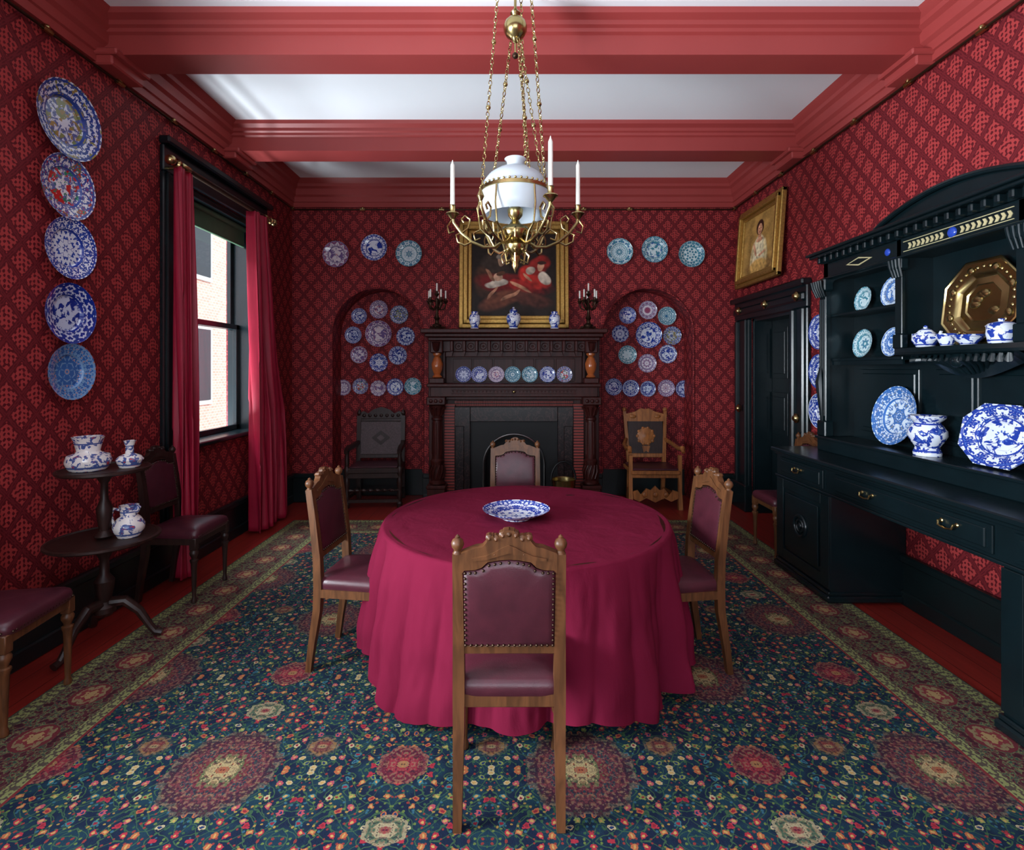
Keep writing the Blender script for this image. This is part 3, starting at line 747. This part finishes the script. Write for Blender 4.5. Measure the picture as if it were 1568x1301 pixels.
def clothf(u,v):
    a=2*pi*u
    if v<.4:
        r=R*(v/.4)*.985; z=TZ+.006+.003*mnoise.noise((r*math.cos(a)*5,r*math.sin(a)*5,1))
        if v/.4>.96: z-=.002
        return (r*math.cos(a),r*math.sin(a),z)
    t=(v-.4)/.6
    if t<.08:
        q=t/.08*pi/2; r=R*.985+.018*math.sin(q); z=TZ+.006-.018*(1-math.cos(q)); return (r*math.cos(a),r*math.sin(a),z)
    q=(t-.08)/.92; hem=.10+.04*math.sin(4*a+.9)+.02*math.sin(9*a)
    z=(TZ-.012)*(1-q)+hem*q
    f=fold(a+.05*q)
    near=math.exp(-((a-1.5*pi)/.22)**2)
    amp=.135*q**.65
    amp*=(1-.5*near)
    r=R*.985+.018+(.025*q**.5+.04*q)*(1-.5*near)+amp*f*(.85+.15*math.sin(q*3+a*2))
    r+=.025*q*mnoise.noise((math.cos(a)*6,math.sin(a)*6,z*6))+.005*mnoise.noise((math.cos(a)*22,math.sin(a)*22,z*9))*min(1,q*4)
    aa=a+.035*q*math.sin(7*a+1)
    return (r*math.cos(aa),r*math.sin(aa),z)
b.grid(clothf,640,90,CLO,wrap=True)
ob=b.done(loc=(TCX,TCY,0),smooth=180,recalc=False)
b=B('serving_bowl'); b.lathe([(0,.012),(.09,.012),(.125,.028),(.185,.052),(.19,.056),(.185,.05),(.12,.02),(.085,.008),(.08,0),(0,0)],PM[0],(0,0,0),48,cap=False); b.done(loc=(.02,2.95,TZ+.010),smooth=50)

# ---------------------------------------------------------------- alcove armchairs
def wainscot(loc,ang):
    b=B('carved_armchair'); F=OAKD
    for sx in(-1,1):
        X=sx*.27
        b.sq([(X,-.24,0),(X,-.22,.45),(X,-.27,1.02)],.05,F)
        b.lathe([(.02,0),(.03,.03),(.02,.06),(0,.09)],F,(X,-.27,1.02),10)
        b.lathe([(.03,0),(.035,.05),(.02,.07),(.022,.09),(.034,.14),(.022,.2),(.022,.22),(.034,.27),(.03,.33),(.022,.36),(.035,.4),(.035,.46),(.022,.48),(.03,.54),(.02,.6),(.028,.66)],F,(sx*.3,.22,0),14)
        b.sq([(X,-.24,.70),(sx*.29,-.05,.68),(sx*.3,.15,.68),(sx*.3,.28,.65)],[.045,.045,.05,.04],F)
        b.sq([(X,-.22,.12),(sx*.3,.22,.12)],.04,F)
    b.box((-.3,-.23,.40),(.3,.25,.46),F,.008); b.box((-.27,-.2,.46),(.27,.22,.475),LEA,.006)
    b.box((-.3,.20,.34),(.3,.24,.41),F,.006)
    b.tube([(-.3,.22,.2)]+[(-.3+.6*i/30,.22,.2) for i in range(1,31)],[.016+.009*math.sin(i*1.6) for i in range(31)],F,8)
    b.sq([(-.3,.22,.08),(.3,.22,.08)],.035,F)
    BM=TR(0,-.22,.45)@RX(math.radians(5))
    b.box((-.25,-.012,.07),(.25,.012,.52),OAKG,.004,BM)
    for z0,z1 in((.05,.1),(.50,.54)): b.box((-.26,-.02,z0),(.26,.024,z1),F,.006,BM)
    for s_ in(.15,.09,.04):
        b.prism([(0,.3+s_),(s_*1.25,.3),(0,.3-s_),(-s_*1.25,.3)],.0,.016+.012*(.15-s_)/.1,OAKG if s_!=.09 else F,BM)
    b.prism([(-.27,.54),(.27,.54),(.27,.6),(.22,.63),(.16,.60),(.10,.65),(0,.68),(-.10,.65),(-.16,.60),(-.22,.63),(-.27,.6)],-.015,.018,F,BM)
    for i in range(7): b.sphere(BM@Vector((-.21+i*.07,.02,.575)),.022,F,(1,.5,1),6)
    b.done(loc=loc,rot=(0,0,ang))
def oakarm(loc,ang):
    b=B('oak_armchair'); F=WALN
    for sx in(-1,1):
        b.sq([(sx*.21,-.27,0),(sx*.21,-.21,.42),(sx*.25,-.30,1.08)],[.04,.045,.035],F)
        b.sphere((sx*.25,-.30,1.1),.028,F,n=8)
        b.sq([(sx*.28,.24,0),(sx*.28,.22,.2),(sx*.28,.22,.62)],[.05,.04,.04],F)
        b.tube([(sx*.24,-.24,.74),(sx*.29,-.1,.70),(sx*.30,.1,.68),(sx*.3,.25,.70),(sx*.3,.29,.66)],[.022,.024,.026,.03,.02],F,10)
        b.sq([(sx*.21,-.23,.14),(sx*.28,.22,.14)],.03,F)
    b.box((-.28,-.23,.40),(.28,.26,.445),F,.008); b.box((-.26,-.2,.445),(.26,.24,.47),LEA,.01)
    b.box((-.28,.21,.36),(.28,.235,.40),F,.004)
    top=[(-.27,.2),(-.2,.22),(-.16,.17),(-.1,.24),(-.05,.22),(0,.27),(.05,.22),(.1,.24),(.16,.17),(.2,.22),(.27,.2)]
    b.prism(top+[(.27,.13),(.18,.09),(.1,.13),(0,.08),(-.1,.13),(-.18,.09),(-.27,.13)],.205,.23,F)
    for x in(-.12,0,.12): b.sphere((x,.235,.17),.03,F,(1,.4,1),8)
    BM=TR(0,-.21,.42)@RX(math.radians(7.5))
    b.box((-.215,-.012,.12),(.215,.012,.58),OAKD,.004,BM)
    b.box((-.22,-.02,.1),(.22,.02,.15),F,.006,BM)
    b.prism([(-.25,.54),(.25,.54),(.27,.62),(.2,.64),(.12,.66),(.05,.70),(0,.69),(-.05,.70),(-.12,.66),(-.2,.64),(-.27,.62)],-.016,.018,F,BM)
    for sx in(-1,1): b.sphere(BM@Vector((sx*.15,.02,.6)),.03,F,(1.4,.5,.8),8)
    b.lathe([(.10,0),(.105,.01),(.08,.018),(.05,.014),(.03,.024),(0,.026)],WALN,BM@Vector((0,.010,.36)),20,BM.to_3x3().to_4x4()@RX(-pi/2))
    for i in range(10):
        a=i*pi/5; b.sphere(BM@Vector((.1*math.cos(a),.018,.36+.1*math.sin(a))),.02,WALN,(1,.5,1),6)
    b.prism([(-.05,.24),(.05,.24),(.03,.16),(0,.18),(-.03,.16)],.008,.02,WALN,BM)
    b.done(loc=loc,rot=(0,0,ang))
wainscot((-1.62,6.25,0),pi+.06); oakarm((1.63,6.18,0),pi-.02)

# ---------------------------------------------------------------- tiered tripod table + ceramics
b=B('tiered_tripod_table'); F=OAKD
for z,r in((.62,.275),(1.02,.225)):
    b.lathe([(0,z-.012),(r-.01,z-.012),(r,z-.004),(r,z+.008),(r-.012,z+.012),(r-.02,z+.004),(0,z+.004)],F,(0,0,0),48)
b.lathe([(.04,.18),(.055,.2),(.055,.23),(.03,.26),(.045,.33),(.05,.38),(.025,.42),(.022,.5),(.035,.53),(.05,.56),(.06,.61)],F,(0,0,0),20)
b.lathe([(.04,.63),(.05,.64),(.025,.67),(.035,.74),(.04,.8),(.02,.85),(.018,.94),(.035,.97),(.06,1.01)],F,(0,0,0),20)
for i in range(3):
    a=i*2*pi/3+.35; c_,s_=math.cos(a),math.sin(a); b.tube([(c_*r,s_*r,z) for r,z in((.03,.25),(.1,.25),(.17,.18),(.22,.09),(.25,.045),(.285,.034))],[.03,.028,.024,.02,.02,.022],F,10)
b.done(loc=(-2.36,3.02,0))
big=[(0,0),(.085,0),(.10,.02),(.11,.05),(.10,.085),(.06,.10),(.055,.11),(.062,.14),(.07,.17),(.078,.19),(.07,.188),(0,.16)]
jar('porcelain_vase',big,(-2.42,2.98,1.026),VM2)
jar('bottle_vase',[(0,0),(.05,0),(.06,.02),(.07,.045),(.055,.065),(.022,.08),(.02,.12),(.028,.145),(.034,.155),(.025,.155),(0,.12)],(-2.25,3.07,1.026),VM2)
def jh(b): b.tube([(-.045,0,.15),(-.09,0,.16),(-.105,0,.12),(-.09,0,.07),(-.06,0,.045)],.009,VM2,8); b.tube([(.04,0,.15),(.06,0,.175)],[.02,.012],VM2,8)
jar('ceramic_jug',[(0,0),(.055,0),(.06,.01),(.078,.04),(.08,.07),(.06,.105),(.042,.125),(.045,.16),(.05,.18),(.042,.178),(0,.12)],(-2.24,3.05,.626),VM2,jh)

# ---------------------------------------------------------------- sideboard
b=B('sideboard'); X0=2.16; XW=2.675
Y0,Y1=1.58,4.27
b.box((2.12,Y0-.04,.935),(XW,Y1+.03,.968),EB,.008); b.box((2.14,Y0-.02,.915),(XW,Y1+.01,.935),EB,.006)
b.box((X0,Y0,.75),(XW,Y1,.915),EB,.003)
b.box((X0-.012,Y0-.01,.735),(XW,Y1+.01,.752),EB,.004)
def handle(y,z):
    for s_ in(-.045,.045): b.lathe([(.012,0),(.012,.004),(.006,.008),(.006,.022)],BRASS,(X0-.02,y+s_,z+.008),10,RY(-pi/2))
    b.tube([(X0-.04,y-.045,z+.008),(X0-.045,y-.04,z-.012),(X0-.045,y,z-.02),(X0-.045,y+.04,z-.012),(X0-.04,y+.045,z+.008)],.005,BRASS,8)
def drawer(y0,y1):
    b.box((X0-.012,y0,.77),(X0,y1,.90),EB,.006); b.box((X0-.022,y0+.03,.79),(X0,y1-.03,.88),EB,.01)
drawer(3.62,4.2); drawer(2.34,3.5); drawer(1.62,2.24)
handle(3.92,.84); handle(3.15,.84); handle(2.56,.84); handle(1.95,.84)
for y0,y1 in((3.55,4.25),(1.6,2.3)):
    b.box((X0,y0,.04),(XW,y1,.75),EB,.003)
    b.box((X0-.03,y0-.02,.014),(XW,y1+.02,.06),EB,.012); b.box((X0-.018,y0-.01,.06),(XW,y1+.01,.085),EB,.01)
    for a,c,z0,z1 in((y0,y0+.1,.1,.73),(y1-.1,y1,.1,.73),(y0+.1,y1-.1,.1,.18),(y0+.1,y1-.1,.66,.73)): b.box((X0-.012,a,z0),(X0,c,z1),EB,.004)
    ym=(y0+y1)/2
    b.box((X0-.014,y0+.13,.21),(X0,y1-.13,.63),EB,.012)
    b.torus((X0-.016,ym,.43),.075,.012,EB,RY(pi/2),28,8); b.torus((X0-.018,ym,.43),.045,.008,EB,RY(pi/2),24,6); b.sphere((X0-.016,ym,.43),.025,EB,(.6,1,1),8)
b.box((2.40,1.70,.968),(XW,4.12,1.075),EB,.006); b.box((2.385,1.69,1.06),(XW,4.13,1.08),EB,.006)
b.box((2.64,1.74,1.08),(XW,4.08,2.42),EB,0)
for (y0,y1,z0,z1) in((3.38,3.95,1.14,1.6),(2.95,3.25,1.14,1.6),(2.55,2.85,1.14,1.6),(1.85,2.42,1.14,1.6)):
    for s_,d_ in((0,.012),(.03,.018)): b.box((2.64-d_,y0+s_,z0+s_),(2.65,y1-s_,z1-s_),EB,.006)
for yc in(4.07,1.75):
    b.box((2.44,yc-.03,1.08),(2.66,yc+.03,2.42),EB,.004)
    b.box((2.40,yc-.055,1.08),(2.47,yc+.055,1.2),EB,.008); b.box((2.415,yc-.04,1.2),(2.455,yc+.04,2.2),EB,.004)
    for s_ in(-.025,0,.025): b.tube([(2.412,yc+s_,1.24),(2.412,yc+s_,2.14)],.008,EB,8)
    b.box((2.39,yc-.06,2.2),(2.47,yc+.06,2.3),EB,.012)
    for j in range(5): b.tube([(2.40,yc-.05+j*.025,2.16),(2.37,yc-.055+j*.0275,2.23),(2.36,yc-.06+j*.03,2.28)],.01,EB,6)
    b.tube([(2.41,yc,1.2),(2.39,yc,1.5),(2.40,yc,1.62)],[.01,.03,.008],EB,8)
for yc in(3.3,2.5):
    b.box((2.44,yc-.02,1.70),(2.66,yc+.02,2.42),EB,.003)
    b.box((2.425,yc-.04,1.73),(2.47,yc+.04,1.82),EB,.006); b.box((2.435,yc-.03,1.82),(2.46,yc+.03,2.22),EB,.004); b.box((2.41,yc-.05,2.22),(2.47,yc+.05,2.3),EB,.012)
    for j in range(4): b.tube([(2.43,yc-.035+j*.023,2.18),(2.41,yc-.04+j*.027,2.25),(2.405,yc-.045+j*.03,2.29)],.009,EB,6)
for ya,yb in((3.3,4.05),(1.77,2.5)):
    for z in(1.66,2.0): b.box((2.46,ya,z),(2.66,yb,z+.022),EB,.004)
    b.prism([(0,0),(yb-ya,0),(yb-ya,-.05),(yb-ya-.08,-.02),((yb-ya)/2,-.015),(.08,-.02),(0,-.05)],0,.012,EB,Matrix(((0,1,0,2.455),(1,0,0,ya),(0,0,1,2.30),(0,0,0,1))))
    b.prism([(0,0),(yb-ya,0),(yb-ya,-.03),(.0,-.03)],0,.012,EB,Matrix(((0,1,0,2.465),(1,0,0,ya),(0,0,1,1.662),(0,0,0,1))))
def bow(z0,z1,f0,f1):
    n=20; vs=[]
    for z,f in((z0,f0),(z1,f1)):
        vs+=[(2.66,2.46,z)]+[(2.46-f*math.sin(pi*i/n)-.02,2.46+.88*i/n,z) for i in range(n+1)]+[(2.66,3.34,z)]
    m_=n+3; b.add(vs,[list(range(m_)),list(range(m_,2*m_))[::-1]]+[(i,(i+1)%m_,m_+(i+1)%m_,m_+i) for i in range(m_)],EB)
bow(1.705,1.73,.05,.05); bow(1.69,1.705,.035,.045)
n=24
for i in range(n):
    t0,t1=i/n,(i+1)/n; h=lambda t:.04+.10*math.sin(pi*t)**1.3
    y0_,y1_=2.55+.7*t0,2.55+.7*t1
    b.add([(2.47,y0_,1.69),(2.47,y1_,1.69),(2.56,y1_,1.69-h(t1)),(2.56,y0_,1.69-h(t0)),(2.64,y0_,1.69),(2.64,y1_,1.69)],[(0,1,2,3),(3,2,5,4)],EB)
for i in range(15):
    t=(i+.5)/15; yy=2.56+.68*t; b.tube([(2.46,yy,1.68),(2.452,yy,1.655),(2.50,2.9+(yy-2.9)*.8,1.69-.5*h(t)),(2.54,2.9+(yy-2.9)*.6,1.69-.85*h(t))],[.012,.02,.014,.008],EB,8)
b.sphere((2.47,2.9,1.65),.045,EB,(.7,1,1),8)
b.box((2.44,1.72,2.30),(2.66,4.1,2.42),EB,.004); b.box((2.42,1.71,2.295),(2.46,4.11,2.31),EB,.004)
def chev(y,z,w,h,mat): 
    b.prism([(-w,0),(-w*.2,h),(w,h),(w*.3,0),(w,-h),(-w*.2,-h)],0,.004,mat,Matrix(((0,-1,0,2.4395),(1,0,0,y),(0,0,1,z),(0,0,0,1))))
y=2.56
while y<3.22:
    if abs(y-2.9)>.035: chev(y,2.36,.014,.018,IVORY)
    y+=.034
for z in(2.33,2.39): b.box((2.436,2.54,z),(2.441,3.26,z+.004),IVORY,0)
b.sphere((2.44,2.9,2.36),.030,BLUEGEM,(.5,1,1),8)
for yc in(3.4,2.4): b.sphere((2.44,yc,2.36),.024,BLUEGEM,(.5,1,1),8)
for ya in(3.68,2.12):
    b.prism([(-.14,0),(0,.03),(.14,0),(0,-.03)],0,.004,IVORY,Matrix(((0,-1,0,2.4395),(1,0,0,ya),(0,0,1,2.36),(0,0,0,1))))
    b.prism([(-.11,0),(0,.02),(.11,0),(0,-.02)],0,.002,EB,Matrix(((0,-1,0,2.4355),(1,0,0,ya),(0,0,1,2.36),(0,0,0,1))))
y=1.74
while y<4.1: b.box((2.385,y,2.42),(2.46,y+.03,2.465),EB,.006); y+=.075
b.box((2.43,1.7,2.42),(2.66,4.12,2.47),EB,.003)
b.box((2.36,1.67,2.465),(XW,4.16,2.485),EB,.006); b.box((2.34,1.65,2.485),(XW,4.18,2.505),EB,.01)
def arch(y0,y1,z0,h,xf,th):
    n=32; pts=[(y0,z0)]+[(y0+(y1-y0)*i/n, z0+.02+h*math.sin(pi*i/n)**.85) for i in range(n+1)]+[(y1,z0)]
    b.prism(pts,0,th,EB,Matrix(((0,1,0,xf),(1,0,0,0),(0,0,1,0),(0,0,0,1))))
arch(2.36,3.44,2.505,.10,2.42,.24)
n=32; pts=[(2.40,2.36+1.08*i/n,2.505+.022+.103*math.sin(pi*i/n)**.85) for i in range(n+1)]
b.tube([(2.40,2.34,2.52)]+pts+[(2.40,3.46,2.52)],.016,EB,8)
b.done(smooth=30)

def stand(y,z,r,mi,x=2.61,tilt=.16):
    bb=B('decorative_plate'); plate_geo(bb,r,PM[mi])
    bb.done(loc=(x,y,z+r),rot=(0,-pi/2+tilt,0))
for (y,z,r,mi) in((3.86,2.022,.092,2),(3.56,2.022,.105,6),(3.86,1.682,.105,2),(3.56,1.682,.10,6),(2.3,2.022,.1,0),(2.0,2.022,.1,2),(2.3,1.682,.1,0),(2.0,1.682,.1,0)):
    stand(y,z,r,mi)
stand(3.50,1.08,.20,6,2.60,.2)
jar('porcelain_vase',[(0,0),(.07,0),(.072,.02),(.06,.05),(.08,.08),(.1,.12),(.098,.15),(.07,.19),(.065,.2),(.09,.225),(.095,.24),(.085,.238),(0,.18)],(2.50,3.15,1.081),VM)
def octo(name,w,h,loc,mat,tilt):
    bb=B(name); vs=[];fs=[]
    rings=[(0,.012),(.42,.012),(.45,.018),(.6,.012),(.68,.030),(.72,.034),(.94,.042),(.97,.048),(1,.046),(1.0,.036),(.6,.0),(0,0)]
    c=.46; base=[(1,-c),(1,c),(c,1),(-c,1),(-1,c),(-1,-c),(-c,-1),(c,-1)]
    for s_,z in rings: vs+=[(x*w*max(s_,.001),y*h*max(s_,.001),z) for x,y in base]
    for j in range(len(rings)-1):
        for i in range(8): fs.append((j*8+i,j*8+(i+1)%8,(j+1)*8+(i+1)%8,(j+1)*8+i))
    bb.add(vs,fs,mat)
    if mat is BRASS:
        for i in range(32): a=i*pi/16; bb.sphere((w*.84*math.cos(a),h*.84*math.sin(a),.038),.011,BRASS,(1,1,.5),5)
        for i in range(8): a=i*pi/4+pi/8; bb.sphere((w*.84*math.cos(a),h*.84*math.sin(a),.040),.022,BRASS,(1,1,.4),6)
        for i in range(5): bb.sphere((w*.22*math.cos(i*1.7),h*.3*math.sin(i*2.3),.014),.03,BRASS,(.8,1.2,.35),6)
    bb.done(loc=loc,rot=(0,-pi/2+tilt,0),smooth=30)
octo('brass_octagonal_dish',.235,.235,(2.60,2.87,1.731+.235),BRASS,.12)
octo('octagonal_platter',.165,.215,(2.56,2.72,1.081+.165),PM[0],.2)
def tp(b):
    b.tube([(0,-.06,.05),(0,-.1,.06),(0,-.115,.09)],[.014,.01,.008],VM,8); b.tube([(0,.06,.08),(0,.1,.085),(0,.105,.05),(0,.065,.03)],.007,VM,8); b.sphere((0,0,.122),.012,VM,n=6)
jar('teapot',[(0,0),(.045,0),(.05,.01),(.07,.04),(.068,.07),(.04,.095),(.038,.1),(.02,.112),(0,.115)],(2.49,3.15,1.731),VM,tp)
jar('teacup',[(0,0),(.03,0),(.032,.01),(.045,.04),(.05,.07),(.045,.068),(0,.02)],(2.47,2.97,1.731),VM)
jar('porcelain_bowl',[(0,0),(.035,0),(.04,.01),(.07,.04),(.08,.055),(.072,.052),(0,.02)],(2.47,2.83,1.731),VM)
jar('lidded_jar',[(0,0),(.05,0),(.055,.01),(.062,.05),(.06,.085),(.065,.09),(.05,.105),(.012,.112),(.014,.125),(0,.13)],(2.48,2.65,1.731),VM)

# ---------------------------------------------------------------- chandelier
b=B('chandelier'); CX,CY=.015,3.0; b.M=TR(CX,CY,0)
b.lathe([(.01,3.76),(.05,3.80),(.07,3.84),(.07,3.85)],BRASS,(0,0,0),20)
b.lathe([(.0,3.47),(.012,3.475),(.02,3.49),(.03,3.50),(.052,3.515),(.066,3.54),(.068,3.565),(.06,3.59),(.04,3.61),(.02,3.625),(.03,3.64),(.02,3.655),(.008,3.67),(.008,3.78)],BRASS,(0,0,0),24)
def chain(p,q,step=.034,r=.010):
    p=Vector(p);q=Vector(q); L=(q-p).length; n=int(L/step); d=(q-p).normalized()
    R0=d.to_track_quat('Y','Z').to_matrix().to_4x4()
    for i in range(n):
        c=p.lerp(q,(i+.5)/n); b.torus(c,r*1.5,.0036,BRASS,R0@RY((i%2)*pi/2),10,5,.6)
    for t in(.3,.62): b.sphere(p.lerp(q,t),.014,BRASS,n=6)
for a in(200,-35,70):
    t=math.radians(a); chain((.1*math.cos(t),.1*math.sin(t),3.8),(.2*math.cos(t),.2*math.sin(t),2.63),.030)
for a in(150,-60,0): 
    t=math.radians(a); chain((.03*math.cos(t),.03*math.sin(t),3.49),(.15*math.cos(t),.15*math.sin(t),2.70),.030)
b.tube([(0,0,3.48),(.0,0,3.40)],.006,BRASS,8); b.sphere((0,0,3.40),.018,BRONZE,n=6)
b.lathe([(.062,2.805),(.05,2.795),(.045,2.765),(.06,2.75),(.11,2.737),(.155,2.705),(.185,2.665),(.20,2.62),(.196,2.62),(.181,2.663),(.151,2.702),(.108,2.732),(.055,2.745),(.04,2.765),(.046,2.797)],OPAL,(0,0,0),48,cap=False)
b.lathe([(.198,2.61),(.198,2.57),(.192,2.53),(.180,2.495),(.174,2.480),(.170,2.482),(.176,2.497),(.188,2.532),(.194,2.57),(.194,2.61)],OPAL,(0,0,0),48,cap=False)
b.lathe([(.198,2.604),(.205,2.606),(.205,2.624),(.198,2.626)],BRASS,(0,0,0),40,cap=False)
for i in range(40): a=2*pi*i/40; b.sphere((.202*math.cos(a),.202*math.sin(a),2.631),.007,BRASS,n=5)
b.lathe([(.02,2.70),(.022,2.60),(.03,2.555),(.034,2.53),(.028,2.51)],CHIM,(0,0,0),16)
b.lathe([(.028,2.53),(.046,2.515),(.042,2.48),(.02,2.455),(.035,2.43),(.075,2.41),(.085,2.385),(.07,2.35),(.04,2.335),(.06,2.31),(.055,2.28),(.025,2.25),(.03,2.235),(.018,2.21),(.022,2.195),(.01,2.17),(.0,2.15)],BRASS,(0,0,0),28)
for i in range(8):
    a=i*pi/4; c_,s_=math.cos(a),math.sin(a); b.tube([(c_*r,s_*r,z) for r,z in((.07,2.40),(.1,2.38),(.095,2.34),(.07,2.33))],.007,BRASS,6)
    b.sphere((c_*.058,s_*.058,2.28),.012,BRASS,n=5)
    b.tube([(c_*r,s_*r,z) for r,z in((.05,2.28),(.08,2.25),(.07,2.21),(.045,2.22))],.006,BRASS,6)
for a in(180,240,300,0,60,120):
    t=math.radians(a); c_,s_=math.cos(t),math.sin(t)
    def P(l): return [(c_*r,s_*r,z) for r,z in l]
    b.tube(P(((.06,2.34),(.12,2.30),(.18,2.30),(.25,2.33),(.31,2.38),(.355,2.44),(.36,2.48))),.009,BRASS,8)
    b.tube(P(((.12,2.30),(.15,2.36),(.2,2.40),(.24,2.38),(.23,2.34),(.2,2.35))),.006,BRASS,8)
    b.tube(P(((.25,2.33),(.29,2.31),(.33,2.33),(.34,2.37),(.31,2.38))),.006,BRASS,8)
    b.tube(P(((.31,2.38),(.27,2.41),(.26,2.46),(.29,2.48),(.31,2.46),(.295,2.44))),.006,BRASS,8)
    b.tube(P(((.36,2.46),(.39,2.42),(.38,2.38),(.35,2.39))),.005,BRASS,6)
    b.tube(P(((.2,2.40),(.215,2.5),(.205,2.6))),.005,BRASS,8)
    if a in(180,300,0,60):
        b.lathe([(.01,2.46),(.03,2.485),(.04,2.49),(.036,2.497),(.016,2.50),(.016,2.535),(.02,2.54)],BRASS,(c_*.36,s_*.36,0),16)
        b.lathe([(.013,2.52),(.012,2.77),(.004,2.79),(.002,2.80)],WAX,(c_*.36,s_*.36,0),12)
    else: b.lathe([(.005,2.46),(.02,2.49),(.012,2.51),(.0,2.54)],BRASS,(c_*.36,s_*.36,0),12)
b.done(smooth=45)

# ---------------------------------------------------------------- camera & lights
cam=bpy.data.cameras.new('camera'); co=bpy.data.objects.new('camera',cam); scene.collection.objects.link(co)
co.location=(0,0,1.6); co.rotation_euler=(pi/2,0,0); cam.sensor_fit='HORIZONTAL'; cam.sensor_width=36; cam.lens=800/1568*36
cam.shift_y=-(650.5-565)/1568; cam.shift_x=-1/1568; cam.clip_start=.05
scene.camera=co
def area(name,loc,rot,sx,sy,e,col):
    l=bpy.data.lights.new(name,'AREA'); l.shape='RECTANGLE'; l.size=sx; l.size_y=sy; l.energy=e; l.color=col
    o=bpy.data.objects.new(name,l); scene.collection.objects.link(o); o.location=loc; o.rotation_euler=rot; return o
cool=(.84,.93,1)
area('window_daylight',(XL-.55,1.12,1.65),(0,-pi/2-.42,0),1.5,1.4,560,cool)
area('window_daylight',(XL-.55,-.95,1.65),(0,-pi/2-.42,0),1.5,1.3,300,cool)
area('window_daylight',(0,YR-.55,1.3),(pi/2+.6,0,0),3.2,1.2,90,(.92,.96,1))  # added fill lamp behind the rear opening, aimed up to brighten the ceiling
area('window_daylight',(XL-1.3,4.3,4.6),(0,-.75,0),1.6,1.6,320,cool)
area('window_daylight',(XL-.75,4.75,.35),(0,-pi/2-.85,0),1.0,1.2,320,cool)  # added lamp hidden below the sill, imitates light bounced off the ground
sun=bpy.data.lights.new('sun','SUN'); sun.energy=3.2; sun.angle=.05; so=bpy.data.objects.new('sun',sun); scene.collection.objects.link(so)
so.rotation_euler=Vector((-1,0,-.7)).to_track_quat('-Z','Y').to_euler()
w=bpy.data.worlds.new('world'); scene.world=w; w.use_nodes=True
bg=w.node_tree.nodes['Background']; bg.inputs[0].default_value=(.72,.85,1,1); bg.inputs[1].default_value=3.8
